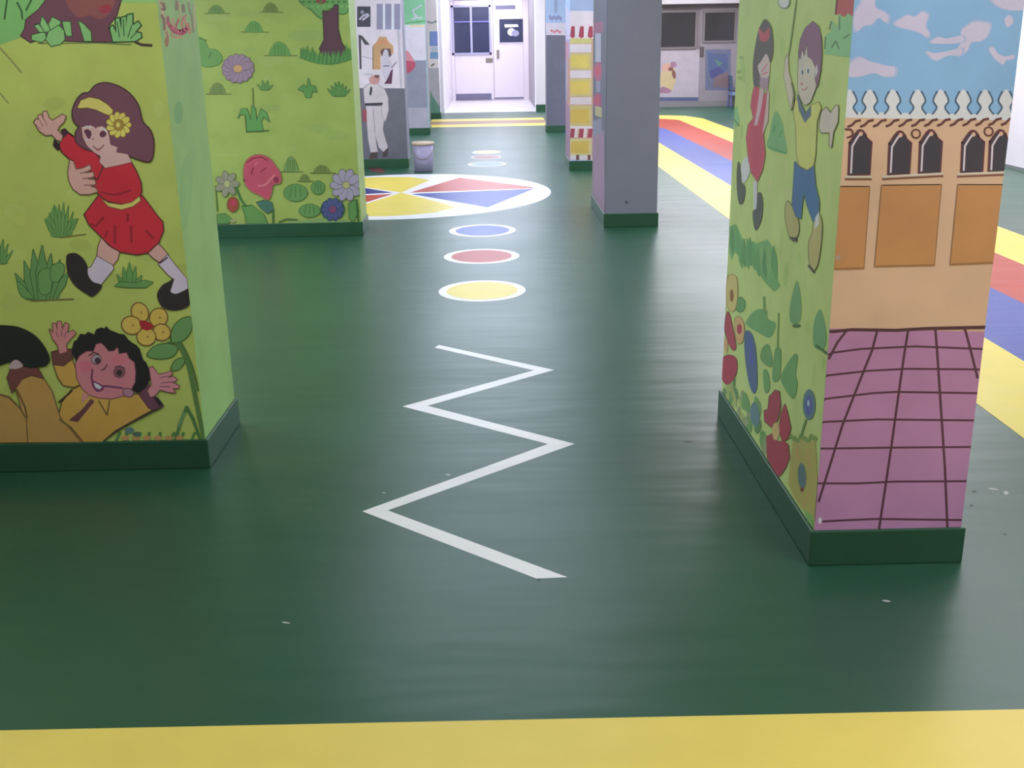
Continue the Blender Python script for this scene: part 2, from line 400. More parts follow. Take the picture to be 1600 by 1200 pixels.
f.P((95, 125, 120), [(1114, 92), (1130, 98), (1124, 104)]); f.P((125, 105, 110), [(1116, 120), (1138, 112), (1140, 138), (1114, 136)])
f.P((80, 80, 130), [(1108, 112), (1122, 104), (1132, 112), (1112, 124)])
f.end('picture_panel', d3, 'blurred blue picture panel on the grey door')
x0, x1, z0, z1 = rect(1094, 73, 1099, 88, YW-.03)
MB().box(x0, x1, YW-.06, YW-.014, z0, z1).make('door_handle', material('dark_handle', (90, 80, 80), .4), d3, bevel=.004)
MB().box(1.32, XR, YW-.4, YW, rect(1040, 0, 1100, 5.5, YW-.4)[2], CH).make('trim_3', WHITE, kind='structure')
wfr = bpy.data.objects['wall_far_right']
f = Face('y', YW-.001, -1, 1.33, XR, .13, CH, gain=.85); f.begin()
f.R((172, 162, 170), 1020, 77, 1094, 158)
f.E((190, 170, 130), 1044, 122, 12, 24, 5); f.E((195, 150, 135), 1041, 106, 7, 7); f.E((150, 110, 135), 1052, 101, 5, 5)  # plain blurred shapes stand in for a painted figure
f.E((120, 75, 70), 1048, 108, 4, 3); f.E((125, 80, 75), 1053, 116, 3, 7, -10)
f.P((150, 110, 130), [(1028, 140), (1036, 135), (1044, 138), (1050, 142), (1044, 146), (1030, 145)])
f.end('painted_motif', wfr, 'small blurred yellow and red painted shapes in place of a figure')
f.begin(); f.R((130, 118, 122), 1020, 4, 1094, 76); f.R((112, 102, 106), 1020, 4, 1160, 16); f.R((84, 90, 124), 1020, 152, 1094, 158)
f.end('dado_stripe', wfr, 'dark blue and grey dado stripes')

# ------------------------------------------------------------------ PILLARS
GREENP = material('olive_green_wall_paint', (176, 196, 104), .5, .06, 3)
BRIGHTG = material('bright_green_wall_paint', (140, 200, 118), .5, .06, 3)

# ---- pillar one: left front, girl in red
p1 = pillar(-2.75, -1.158, 4.0, 4.535, 'wide green pillar on the left painted with a girl in red', BRIGHTG)
GLF = .47
LF = Face('y', 4.012, -1, -2.738, -1.17, gain=GLF)
LF.begin()
LF.fill((150, 163, 84))
DK = (48, 72, 44)
LF.L((118, 122, 70), [(0, 75), (18, 95), (33, 113)], 3); LF.L((118, 122, 70), [(0, 146), (13, 161)], 2.5)
LF.R((125, 165, 98), 190, -20, 252, 5)
LF.L((100, 112, 62), [(60, 68), (150, 67), (205, 70)], 2.5)
for i in range(40):
    LF.E(random.choice([(146, 160, 84), (154, 166, 86), (144, 156, 80), (152, 166, 90)]), random.uniform(0, 300), random.uniform(80, 640), random.uniform(8, 26), random.uniform(4, 14), random.uniform(-20, 20), n=12)
# trees and bushes at the top
LF.P((104, 152, 88), [(-60, -160), (72, -160), (76, -40), (71, 2), (60, 18), (41, 31), (38, 48), (34, 58), (0, 70), (-60, 75)])
for l in ([(11, 0), (7, 30)], [(27, 4), (34, 18), (35, 30)], [(49, 0), (41, 16)]): LF.L((48, 84, 48), l, 3)
LF.P((96, 62, 72), [(80, -190), (75, -30), (71, 2), (60, 16), (41, 31), (39, 45), (33, 56), (48, 66), (60, 62), (146, 65), (176, 65), (169, 41), (182, 24), (189, 0), (189, -30), (184, -190)], out=(52, 42, 46), w=1.5)
LF.P((118, 72, 70), [(105, -5), (175, -5), (174, 16), (158, 30), (140, 24), (120, 26)], smooth=True)
LF.P((130, 52, 62), [(160, 8), (172, 8), (174, 17), (163, 21), (155, 16)], smooth=True)
LF.P((104, 152, 88), [(0, -170), (40, -150), (90, -165), (140, -150), (200, -165), (260, -180), (240, -260), (180, -310), (90, -320), (10, -290), (-20, -220)], out=(60, 96, 56), w=2, smooth=True)
LL = (112, 158, 98)
for q in ([(50, 55), (70, 50), (72, 60), (66, 66), (50, 62)], [(60, 38), (54, 40), (62, 50), (70, 50)], [(66, 26), (72, 35), (80, 48), (70, 50), (63, 38)],
          [(82, 27), (95, 34), (92, 42), (80, 48), (76, 38)], [(98, 34), (110, 34), (112, 56), (104, 56), (100, 44)], [(92, 40), (100, 48), (101, 62), (94, 69), (80, 72), (72, 62), (76, 50)],
          [(123, 33), (131, 38), (142, 50), (143, 64), (132, 64)]):
    LF.P(LL, q, out=DK, w=1.4)
LF.P(LL, [(177, 65), (172, 44), (176, 40), (182, 52), (181, 30), (186, 28), (190, 48), (190, 28), (197, 26), (197, 44), (199, 24), (207, 22), (207, 40), (216, 34), (220, 40), (211, 50), (220, 52), (221, 58), (212, 64)], out=(40, 62, 40), w=2)
LF.L((60, 50, 45), [(212, 66), (222, 70), (237, 71)], 4)
for l in ([(183, 34), (187, 58)], [(193, 30), (194, 56)], [(206, 40), (200, 58)], [(214, 50), (204, 60)]): LF.L((52, 84, 50), l, 1.6)
# shrubs
LF.P((92, 132, 74), [(70, 345), (80, 330), (85, 318), (92, 330), (100, 330), (107, 345), (120, 340), (118, 355), (110, 366), (90, 370), (76, 362)])
tuft(LF, 70, 316, 122, 370, (92, 132, 74), (50, 84, 46), 8, .45); LF.L((100, 98, 58), [(95, 371), (134, 366)], 2)
tuft(LF, -24, 370, 20, 412, (92, 132, 74), (50, 84, 46), 7)
tuft(LF, 24, 386, 108, 468, (88, 126, 74), (50, 80, 46), 7, .8); LF.L((100, 92, 56), [(50, 470), (115, 467)], 2)
for q in ([(60, 430), (70, 420), (80, 425), (79, 455), (64, 458)], [(82, 415), (98, 412), (100, 425), (90, 440), (80, 436)], [(28, 440), (44, 455), (52, 466), (34, 462)]): LF.P((92, 132, 76), q, out=(52, 84, 46), w=1, smooth=True)
tuft(LF, 183, 410, 222, 448, (88, 130, 72), (52, 84, 46), 5, .6); LF.P((88, 130, 72), [(180, 447), (188, 440), (212, 442), (226, 438), (239, 441), (228, 449), (200, 449)], out=(52, 84, 46), w=1)
LF.end('painted_meadow', p1, 'olive green painted meadow with tree trunk and shrubs')
# yellow flower by the corner
LF.begin()
LF.L((78, 108, 60), [(278, 536), (292, 562), (302, 602), (312, 652), (320, 688)], 7, smooth=True)
LF.L((70, 98, 56), [(262, 536), (280, 532), (300, 570), (310, 610)], 3, smooth=True)
for q in ([(268, 531), (271, 512), (285, 498), (300, 497), (299, 515), (288, 530), (274, 535)], [(231, 555), (243, 541), (262, 537), (277, 543), (270, 556), (250, 560)], [(268, 576), (275, 563), (288, 560), (285, 571), (275, 578)]):
    LF.P((92, 130, 76), q, out=(62, 88, 48), w=1.6, smooth=True)
for cx, cy, rx, ry, a in ((219, 488, 12, 15, -25), (248, 496, 13, 14, 20), (253, 519, 13, 12, 20), (229, 526, 14, 13, 0), (206, 508, 15, 13, 15)):
    LF.E((192, 152, 74), cx, cy, rx, ry, a, out=(105, 78, 44), w=2); LF.E((150, 112, 58), cx+2, cy, 2, 2)
LF.P((140, 38, 44), [(218, 502), (228, 501), (240, 509), (232, 516), (222, 513)], smooth=True)
LF.L((70, 104, 60), [(292, 636), (284, 656), (275, 688)], 5); LF.L((70, 104, 60), [(292, 636), (302, 654), (313, 688)], 5); LF.L((92, 128, 84), [(288, 645), (280, 665)], 5)
for i in range(9): LF.L((70, 108, 62), [(165+i*17, 689), (168+i*17+random.uniform(-5, 5), 676)], 4)
for i in range(6): LF.E((160, 125, 80), 196+i*17, 684, 6, 4)
LF.E((80, 105, 105), 203, 672, 7, 5); LF.E((75, 95, 80), 214, 678, 6, 4)
LF.end('painted_flower', p1, 'yellow painted flower with red centre by the pillar corner')
# girl in red
SK, RD, HR, OUT = (180, 138, 130), (166, 42, 54), (98, 64, 76), (74, 52, 44)
LF.begin()
# legs first
LF.P(SK, [(159, 372), (170, 384), (187, 392), (184, 405), (177, 414), (165, 412), (152, 403), (154, 385)], out=OUT, w=1.3)
LF.P((172, 162, 182), [(152, 400), (160, 405), (176, 414), (178, 420), (168, 432), (157, 446), (145, 442), (136, 430), (134, 421), (143, 417)], out=OUT, w=1)
LF.P((42, 38, 40), [(105, 403), (109, 397), (120, 397), (130, 405), (136, 416), (137, 429), (145, 441), (159, 447), (146, 462), (136, 458), (118, 445), (107, 426)], out=(60, 52, 40), w=1.2, smooth=True)
LF.P(SK, [(229, 392), (243, 378), (252, 385), (263, 398), (253, 411), (240, 403)], out=OUT, w=1.3)
LF.P((172, 162, 182), [(248, 412), (262, 398), (275, 415), (292, 435), (294, 450), (285, 457), (268, 460), (264, 450), (272, 436), (262, 428)], out=OUT, w=1)
LF.P((42, 38, 40), [(266, 440), (271, 436), (268, 447), (266, 456), (275, 460), (288, 455), (296, 452), (299, 468), (292, 479), (275, 484), (258, 481), (250, 472), (247, 459), (255, 446)], out=(60, 52, 40), w=1.2, smooth=True)
LF.L((74, 52, 70), [(250, 411), (262, 402)], 2.4)
# skirt
LF.P(RD, [(157, 303), (133, 335), (140, 350), (158, 368), (175, 385), (190, 393), (215, 397), (231, 394), (248, 378), (255, 360), (254, 347), (246, 338), (236, 324), (222, 306), (190, 320)], out=(84, 44, 40), w=2)
for l in ([(162, 340), (150, 353), (143, 350)], [(180, 352), (180, 380)], [(205, 353), (206, 378)], [(168, 362), (165, 370)], [(228, 360), (240, 372)], [(200, 335), (200, 345)]): LF.L((130, 34, 44), l, 4)
# torso
LF.P(RD, [(149, 277), (158, 266), (172, 255), (190, 250), (205, 254), (213, 268), (220, 285), (221, 298), (218, 309), (208, 316), (190, 318), (170, 314), (156, 304), (148, 292)], out=(84, 44, 40), w=2)
LF.L((132, 34, 46), [(160, 300), (180, 304), (205, 297)], 3, smooth=True)
LF.P((198, 170, 96), [(161, 312), (170, 317), (190, 320), (207, 316), (218, 307), (220, 313), (208, 322), (190, 327), (170, 322)], out=(96, 70, 40), w=1.2)
# raised sleeve
LF.P(RD, [(104, 206), (115, 214), (130, 228), (146, 237), (157, 249), (160, 262), (152, 280), (140, 264), (118, 264), (110, 248), (97, 236), (94, 226)], out=(84, 40, 40), w=2)
LF.P((64, 38, 50), [(95, 203), (102, 200), (109, 207), (99, 216)]); LF.P((44, 34, 40), [(85, 217), (93, 224), (96, 233), (90, 235), (83, 227)])
# raised hand
LF.P(SK, [(54, 191), (57, 186), (62, 188), (60, 181), (64, 179), (69, 187), (68, 175), (73, 174), (77, 184), (82, 189), (90, 184), (98, 179), (103, 182), (100, 190), (93, 197), (90, 203), (98, 212), (96, 220), (89, 218), (82, 210), (72, 211), (62, 204)], out=(96, 72, 56), w=1.5)
for l in ([(62, 187), (68, 198)], [(69, 185), (74, 196)], [(57, 195), (64, 202)]): LF.L((120, 86, 84), l, 1.2)
# second hand holding the arm
LF.P(SK, [(110, 250), (115, 252), (119, 265), (130, 263), (140, 258), (143, 263), (132, 271), (146, 269), (147, 275), (136, 280), (148, 281), (150, 287), (141, 291), (150, 294), (153, 299), (141, 303), (126, 303), (115, 295), (109, 283), (107, 270)], out=(96, 72, 56), w=1.5)
for l in ([(126, 271), (142, 266)], [(130, 279), (146, 277)], [(132, 289), (148, 289)]): LF.L((110, 76, 76), l, 1.4)
# hair, face
LF.P(HR, [(117, 190), (114, 176), (120, 158), (130, 147), (140, 145), (150, 134), (165, 130), (185, 135), (203, 147), (216, 165), (223, 190), (235, 204), (240, 222), (238, 246), (231, 252), (216, 248), (203, 243), (190, 240), (150, 236), (134, 232), (121, 222), (119, 208), (124, 198)], out=(62, 44, 40), w=2, smooth=True)
LF.P((184, 144, 140), [(128, 198), (136, 193), (150, 199), (165, 196), (171, 212), (173, 226), (184, 230), (182, 238), (200, 241), (206, 253), (185, 258), (165, 262), (156, 253), (158, 244), (148, 238), (137, 228), (130, 214)], out=(100, 66, 66), w=.8)
LF.P(HR, [(117, 168), (128, 168), (150, 172), (168, 182), (171, 200), (165, 202), (157, 193), (150, 201), (144, 193), (138, 198), (128, 199), (121, 192), (116, 180)])
LF.P((206, 168, 92), [(122, 167), (127, 157), (140, 152), (155, 155), (168, 163), (177, 172), (175, 181), (165, 178), (150, 171), (137, 168), (124, 169)], out=(90, 62, 44), w=1.4)
flower(LF, 186, 195, 19, 11, (206, 168, 84), (136, 112, 54), out=(112, 84, 44), rc=.42, asp=1.05)
LF.E((200, 170, 90), 185, 195, 3, 4)
LF.L((200, 182, 204), [(130, 200), (136, 197), (143, 199)], 2); LF.L((200, 182, 204), [(156, 202), (163, 200), (168, 206)], 2)
LF.P((84, 50, 66), [(132, 204), (138, 202), (143, 206), (143, 213), (139, 217), (136, 213)], smooth=True); LF.P((84, 50, 66), [(157, 207), (162, 204), (167, 209), (163, 214), (157, 213)], smooth=True)
LF.E((190, 160, 180), 136, 218, 3, 1.5); LF.E((110, 80, 80), 146, 217, 1.6, 1)
LF.L((92, 56, 60), [(146, 228), (150, 232), (155, 233), (160, 230), (163, 226)], 1.5); LF.E((150, 90, 100), 154, 234, 4, 1.6)
LF.end('painted_girl', p1, 'painted running girl with brown hair, yellow headband and red dress')
# grinning child and the one seen from behind
LF.begin()
YS = (170, 134, 66)
LF.P(YS, [(98, 628), (112, 610), (128, 602), (140, 617), (158, 622), (195, 617), (218, 616), (240, 638), (205, 658), (180, 672), (160, 690), (105, 690), (92, 660), (94, 645)], out=(88, 70, 40), w=1.8)
LF.P(YS, [(85, 570), (100, 570), (113, 562), (118, 575), (121, 590), (126, 600), (115, 604), (100, 601), (92, 590)], out=(92, 72, 42), w=1.6)
LF.P((94, 58, 54), [(81, 550), (95, 546), (112, 545), (114, 560), (100, 571), (84, 569)], out=(60, 42, 40), w=1)
LF.P((172, 112, 112), [(78, 514), (84, 520), (83, 505), (88, 506), (90, 518), (91, 502), (96, 502), (98, 516), (103, 504), (108, 507), (105, 520), (115, 516), (119, 520), (109, 531), (104, 537), (105, 549), (94, 552), (91, 539), (84, 530)], out=(96, 66, 54), w=1.3)
for l in ([(88, 518), (92, 526)], [(97, 516), (97, 526)], [(104, 518), (101, 527)]): LF.L((110, 66, 80), l, 1.2)
LF.P((94, 58, 72), [(218, 616), (232, 598), (238, 610), (248, 628), (256, 634), (244, 641), (233, 637)], out=(60, 40, 46), w=1)
LF.P((40, 38, 44), [(240, 620), (247, 620), (256, 632), (249, 634)])
LF.P((176, 116, 122), [(234, 574), (239, 573), (248, 585), (258, 583), (267, 580), (270, 583), (261, 590), (272, 588), (277, 593), (269, 597), (280, 602), (279, 606), (269, 606), (275, 613), (264, 612), (250, 608), (243, 617), (236, 620), (231, 610), (238, 601), (236, 588)], out=(98, 66, 62), w=1.3)
LF.P((34, 32, 34), [(112, 548), (116, 533), (121, 530), (126, 521), (134, 522), (138, 518), (148, 522), (151, 514), (159, 511), (163, 513), (167, 509), (172, 515), (180, 518), (187, 521), (195, 522), (201, 530), (207, 535), (214, 539), (219, 545), (222, 555), (224, 561), (229, 566), (233, 575), (235, 592), (228, 606), (216, 614), (204, 608), (150, 585), (120, 565)])
LF.P((172, 108, 114), [(119, 568), (125, 556), (136, 549), (147, 549), (151, 538), (158, 536), (164, 541), (170, 549), (179, 548), (184, 543), (186, 553), (198, 551), (202, 560), (210, 566), (212, 580), (211, 597), (205, 608), (196, 617), (176, 622), (155, 621), (140, 616), (129, 606), (121, 590)], out=(96, 56, 66), w=1.4)
LF.E((184, 96, 108), 134, 572, 10, 9); LF.E((184, 100, 110), 185, 562, 12, 7); LF.E((150, 110, 124), 201, 613, 8, 6, 20, out=(90, 56, 66))
LF.E((142, 130, 138), 151, 561, 7, 7, 0, out=(94, 60, 68)); LF.E((62, 44, 52), 153, 563, 4.5, 5)
LF.E((118, 74, 84), 187, 581, 8, 8, 0, out=(94, 60, 68)); LF.E((58, 42, 50), 187, 582, 4.5, 5)
LF.L((62, 46, 52), [(140, 555), (147, 550), (155, 553)], 2); LF.L((90, 60, 66), [(180, 573), (188, 571), (196, 575)], 1.6)
LF.L((96, 52, 60), [(159, 578), (164, 576), (168, 569)], 2)
LF.L((104, 56, 84), [(145, 577), (144, 592), (147, 603), (153, 610), (160, 608), (164, 603), (178, 604), (192, 606)], 3.2, smooth=True)
LF.P((104, 56, 84), [(144, 592), (150, 596), (165, 603), (160, 609), (152, 610), (147, 605)]); LF.P((204, 190, 198), [(147, 597), (154, 600), (160, 604), (156, 608), (150, 605)])
for l in ([(250, 590), (262, 587)], [(252, 598), (270, 596)], [(250, 603), (266, 604)]): LF.L((112, 66, 84), l, 1.2)
LF.P((92, 56, 60), [(143, 622), (148, 627), (122, 659), (108, 656), (128, 640)])
LF.P((172, 116, 114), [(130, 612), (140, 618), (131, 628), (128, 626)])
LF.L((92, 72, 42), [(155, 626), (168, 648), (172, 625)], 2); LF.L((60, 52, 38), [(252, 636), (205, 660), (180, 675), (163, 690)], 3)
LF.L((60, 50, 34), [(93, 628), (113, 610)], 3)
LF.end('painted_child', p1, 'painted grinning child with curly black hair, hands raised')
LF.begin()
TN = (158, 124, 68)
LF.P(TN, [(-120, 640), (-60, 612), (0, 616), (15, 620), (30, 636), (38, 650), (26, 606), (36, 592), (52, 586), (68, 590), (82, 612), (90, 640), (96, 655), (112, 672), (126, 691), (-120, 691)], out=(98, 74, 42), w=1.6)
LF.L((98, 76, 44), [(27, 608), (40, 636), (43, 652)], 3); LF.L((104, 80, 46), [(0, 616), (16, 622), (34, 640), (42, 654), (44, 690)], 2)
LF.L((104, 80, 46), [(94, 655), (112, 668), (130, 690)], 3)
LF.P((98, 58, 54), [(12, 590), (17, 577), (45, 572), (60, 574), (69, 591), (50, 586), (35, 592), (26, 605), (20, 613)], out=(66, 46, 40), w=1)
LF.P((30, 34, 32), [(-90, 540), (-60, 515), (-20, 508), (15, 508), (35, 512), (55, 523), (70, 540), (79, 560), (73, 571), (62, 573), (50, 575), (38, 572), (20, 566), (8, 568), (-30, 580), (-90, 570)], smooth=True)
LF.P((156, 136, 136), [(15, 574), (20, 564), (28, 562), (37, 571), (26, 576)], smooth=True)
LF.end('painted_child', p1, 'painted child in tan seen from behind, black hair, cut by frame edge')
# side face: red lettering
LS = Face('x', -1.17, 1, 4.012, 4.523, gain=.62)
LS.begin()
LS.fill((136, 172, 104))
LS.E((112, 160, 98), 279, 176, 7, 18, 3); LS.E((126, 166, 100), 290, 300, 10, 60, 3)
LS.L((176, 160, 120), [(250, 0), (262, 60)], 6)
for l in ([(255, 6), (257, 13)], [(276, 3), (276, 14)], [(286, 9), (287, 18)]): LS.L((108, 92, 62), l, 5)
for l, w, c in (([(251, 4), (256, 8), (257, 15), (252, 14)], 3, (132, 92, 62)), ([(252, 24), (256, 31), (257, 46)], 4, (120, 92, 62)), ([(262, 27), (263, 36), (268, 44)], 5, (150, 78, 84)),
        ([(263, 36), (268, 44), (274, 50), (284, 52), (291, 47), (293, 38)], 6, (172, 62, 84)), ([(270, 44), (280, 49), (288, 46)], 6, (180, 70, 90)), ([(279, 30), (276, 38), (274, 46)], 3.5, (160, 84, 84)),
        ([(286, 27), (290, 36), (296, 44), (297, 52)], 4, (190, 124, 96)), ([(290, 24), (284, 34), (286, 44)], 3, (178, 108, 90)), ([(270, 30), (272, 42)], 3, (186, 128, 100)), ([(275, 2), (276, 15)], 3.5, (128, 112, 76)),
        ([(286, 8), (287, 18)], 4, (124, 108, 72)), ([(294, 4), (297, 18), (300, 30), (302, 50)], 3, (124, 130, 92)), ([(303, 8), (304, 44)], 3, (176, 160, 122)), ([(279, 4), (282, 22), (281, 30)], 3, (182, 164, 118)),
        ([(260, 50), (262, 60), (260, 72)], 3, (150, 112, 76)), ([(268, 50), (270, 57), (284, 58)], 3, (184, 132, 100))): LS.L(c, l, w, smooth=True)
LS.P((148, 96, 62), [(258, 60), (263, 56), (264, 66), (261, 74), (257, 67)])
LS.end('painted_lettering', p1, 'red curved lettering on the bright green side of the pillar')

# ---- pillar two: left middle, meadow with flowers
p2 = pillar(-2.9, -1.165, 9.42, 9.87, 'green pillar behind the girl pillar, painted with meadow, tree and pink rose', BRIGHTG)
P2 = Face('y', 9.432, -1, -2.888, -1.177, gain=.74, step=.000025)
P2.begin()
P2.fill((152, 170, 88))
GL, GD, OL = (100, 146, 76), (66, 106, 58), (118, 130, 66)
for i in range(40):
    P2.E(random.choice([(148, 168, 84), (156, 172, 94), (146, 166, 88)]), random.uniform(320, 550), random.uniform(10, 330), random.uniform(6, 24), random.uniform(3, 9), 0, n=12)
def mound(cx, base, w, h, col):
    P2.L((116, 124, 62), [(cx-w*.7, base), (cx+w*.8, base)], 1.6)
    P2.P(col, [(cx-w*.5, base), (cx-w*.42, base-h*.45), (cx-w*.2, base-h*.9), (cx, base-h), (cx+w*.25, base-h*.8), (cx+w*.42, base-h*.4), (cx+w*.5, base)], out=(92, 112, 58), w=.5)
    for t in (-.3, -.1, .12, .3): P2.L((78, 112, 58), [(cx+t*w*.8, base-1), (cx+t*w*.7, base-h*.75)], 1)
mound(338, 21, 26, 13, (112, 140, 76)); mound(423, 19, 24, 15, OL); mound(397, 50, 28, 17, GL); mound(437, 87, 34, 22, GL); mound(340, 147, 26, 18, (118, 134, 76))
P2.P((106, 150, 82), [(306, 60), (318, 62), (326, 76), (338, 78), (347, 90), (342, 100), (328, 104), (316, 102), (308, 90)], out=(80, 122, 66), w=1, smooth=True)
P2.L((80, 118, 64), [(326, 92), (330, 82)], 2); P2.L((84, 110, 60), [(312, 60), (322, 63)], 2)
# tree
P2.P((104, 152, 84), [(470, -70), (455, -40), (466, -4), (476, 8), (486, 14), (496, 24), (505, 28), (512, 14), (526, 12), (530, 20), (540, 20), (546, 8), (556, -30), (540, -70), (505, -84)], out=(68, 108, 60), w=1.5, smooth=True)
P2.E((150, 60, 66), 502, 1, 8, 5); 
for i in range(16): P2.E((124, 166, 96) if i % 2 else (78, 122, 66), 474+i*4.6, 3+(i*7 % 14), 3, 2)
P2.P((92, 60, 70), [(505, 17), (512, 19), (521, 14), (523, 8), (528, 8), (528, 45), (533, 66), (542, 80), (536, 87), (522, 89), (503, 84), (500, 76), (507, 62)], out=(64, 52, 50), w=1.4)
for i in range(24):
    x = 473+i*3.3; yb = 80+9*math.sin(i/23*math.pi)+8
    P2.P((92, 142, 76) if i % 2 else (76, 122, 66), [(x-4, yb+3), (x-1+random.uniform(-2, 2), yb-18+abs(i-12)*.3), (x+4, yb+4)], out=None)
for x in (480, 488, 545, 541, 474): P2.P((84, 130, 70), [(x-4, 88), (x, 66+random.uniform(0, 8)), (x+4, 88)])
# plants
P2.L((112, 128, 64), [(395, 138), (396, 170), (396, 186)], 2.4)
for q in ([(386, 205), (384, 180), (376, 178), (372, 184), (378, 170), (386, 170), (392, 190), (394, 165), (399, 170), (401, 190), (408, 170), (416, 176), (421, 190), (412, 182), (408, 190), (411, 205)],): P2.P((96, 148, 80), q, out=(66, 106, 60), w=1)
P2.L((60, 96, 56), [(385, 206), (420, 204)], 1.6)
P2.P((94, 142, 76), [(478, 152), (474, 142), (466, 140), (474, 132), (480, 138), (482, 122), (485, 134), (492, 134), (495, 144), (488, 142), (486, 152)], out=(66, 104, 58), w=.8)
tuft(P2, 512, 128, 547, 150, (96, 144, 76), (66, 104, 58), 7, .5); tuft(P2, 402, 124, 426, 140, (104, 146, 80), (84, 118, 64), 4, .3)
# small bushes near the skirting
mound(455, 268, 22, 24, (112, 142, 78)); mound(503, 270, 26, 12, OL); mound(476, 283, 16, 11, OL)
for cx, cy, rx, ry in ((462, 301, 18, 13), (497, 293, 10, 10), (484, 329, 16, 10)):
    P2.E((100, 142, 80), cx, cy, rx, ry, 0, out=(76, 110, 60), w=1)
    for t in (-.5, 0, .5): P2.L((72, 108, 60), [(cx+t*rx, cy+ry*.6), (cx+t*rx*.7, cy-ry*.7)], 1.2)
for q in ([(378, 322), (394, 321), (412, 335), (418, 349), (385, 349), (383, 335)], [(340, 335), (352, 334), (362, 342), (356, 349), (340, 349)], [(545, 318), (556, 312), (560, 330), (552, 346), (546, 340)]): P2.P((96, 140, 76), q, out=(66, 102, 56), w=1)
P2.L((66, 104, 58), [(427, 328), (427, 349)], 2.5); P2.L((62, 108, 62), [(370, 294), (376, 310), (384, 322)], 3, smooth=True); P2.L((60, 104, 56), [(557, 312), (560, 345)], 3)
P2.L((84, 112, 60), [(337, 290), (340, 330)], 2); P2.L((84, 112, 60), [(436, 347), (448, 342), (464, 343)], 2.5); P2.P((130, 158, 96), [(450, 346), (500, 341), (548, 343), (548, 347), (450, 349)])
P2.E((152, 154, 110), 364, 345, 5, 3)
P2.end('painted_meadow', p2, 'olive green painted meadow with apple tree and grass tufts')
P2.begin(); flower(P2, 372, 107, 24, 14, (148, 124, 142), (192, 150, 104), out=(122, 104, 112), rc=.3, asp=.82, rot=.1); P2.end('painted_flower', p2, 'purple painted flower with orange centre, upper left')
P2.begin()
P2.P((70, 108, 92), [(401, 316), (413, 313), (425, 316), (427, 328), (418, 333), (408, 325)], out=(60, 90, 74), w=.8)
P2.P((184, 78, 96), [(383, 284), (382, 262), (389, 248), (404, 242), (420, 247), (431, 260), (438, 272), (438, 285), (427, 288), (424, 300), (419, 311), (406, 304), (392, 297)], out=(150, 104, 76), w=1.6, smooth=True)
for l in ([(386, 254), (396, 247), (408, 245), (418, 250)], [(393, 272), (396, 262)], [(408, 268), (416, 262)]): P2.L((146, 46, 66), l, 2.4)
P2.L((210, 120, 126), [(404, 290), (414, 289), (422, 281), (429, 273)], 2.6, smooth=True); P2.E((140, 48, 68), 432, 281, 4, 5); P2.L((196, 96, 110), [(399, 258), (403, 254)], 3)
P2.end('painted_rose', p2, 'pink painted rose')
P2.begin(); flower(P2, 541, 289, 24, 10, (160, 150, 168), (176, 172, 112), out=(110, 108, 104), rc=.22); P2.end('painted_daisy', p2, 'pale lilac painted daisy by the right corner')
P2.begin(); P2.E((50, 78, 76), 520, 327, 19, 17); flower(P2, 520, 327, 17, 10, (80, 84, 128), (120, 68, 102), out=(52, 72, 96), rc=.35); P2.end('painted_flower', p2, 'dark blue painted flower with purple centre')
P2.begin(); flower(P2, 355, 287, 18, 7, (140, 138, 118), (170, 170, 116), out=(116, 122, 86), rc=.25, asp=1.1); P2.E((152, 70, 56), 364, 319, 8, 11, 0, out=(120, 84, 52)); P2.E((176, 60, 86), 365, 317, 4, 5); P2.end('painted_flower', p2, 'small grey and red painted flowers by the left edge')
P2S = Face('x', -1.177, 1, 9.432, 9.858, gain=.7); P2S.begin(); P2S.fill((160, 186, 116)); P2S.end('side_paint', p2, 'pale green side face')

# ---- pillar three: white above, grey below, two painted soldiers
p3 = pillar(-2.9, -1.158, 14.8, 15.3, 'white and grey pillar with painted soldiers, behind the meadow pillar', GREYP)
P3 = Face('y', 14.812, -1, -2.888, -1.17, gain=.9, step=.000025)
P3.begin(); P3.fill((222, 212, 222)); P3.R((110, 110, 122), 400, 137, 690, 260)
P3.L((196, 188, 200), [(622, 40), (627, 136)], 4)
P3.end('wall_paint', p3, 'white upper and grey lower paint')
P3.begin(); P3.R((74, 72, 84), 558, 10, 579, 42); P3.L((190, 185, 205), [(562, 30), (568, 24), (575, 22)], 3); P3.L((200, 195, 215), [(567, 31), (576, 24)], 3); P3.E((150, 150, 165), 566, 19, 3, 3)
for x in (588.5, 602, 616): P3.R((150, 146, 172), x, 6, x+9.5, 46)
for x in (599, 612.5): P3.R((215, 225, 240), x, 6, x+2, 46)
P3.P((80, 76, 84), [(560, 54), (566, 56), (578, 70), (570, 70), (564, 60), (565, 108), (562, 108)]); P3.L((190, 180, 195), [(566, 88), (582, 92)], 1.5)
P3.end('painted_windows', p3, 'painted dark square and lilac bars')
P3.begin(); P3.P((196, 156, 114), [(583, 108), (583, 72), (590, 64), (593, 58), (603, 58), (606, 65), (614, 72), (614, 84), (608, 77), (600, 76), (594, 80), (594, 108)], out=(216, 170, 140), w=.8); P3.P((210, 145, 115), [(588, 68), (593, 63), (603, 63), (608, 70)])
P3.P((110, 82, 84), [(594, 80), (598, 76), (610, 76), (612, 86), (608, 90), (596, 88)])
P3.P((205, 196, 210), [(599, 82), (602, 77), (606, 80), (608, 90), (612, 98), (614, 110), (610, 121), (605, 125), (600, 122), (597, 112), (595, 98)], smooth=True)
P3.L((90, 90, 120), [(599, 103), (608, 103)], 1.5); P3.P((96, 56, 82), [(600, 131), (605, 124), (611, 110), (614, 108), (612, 131)]); P3.L((140, 110, 130), [(612, 106), (619, 97)], 1.6)
P3.end('painted_soldier', p3, 'small painted white figure before an orange arch')
P3.begin(); WU = (208, 198, 204)
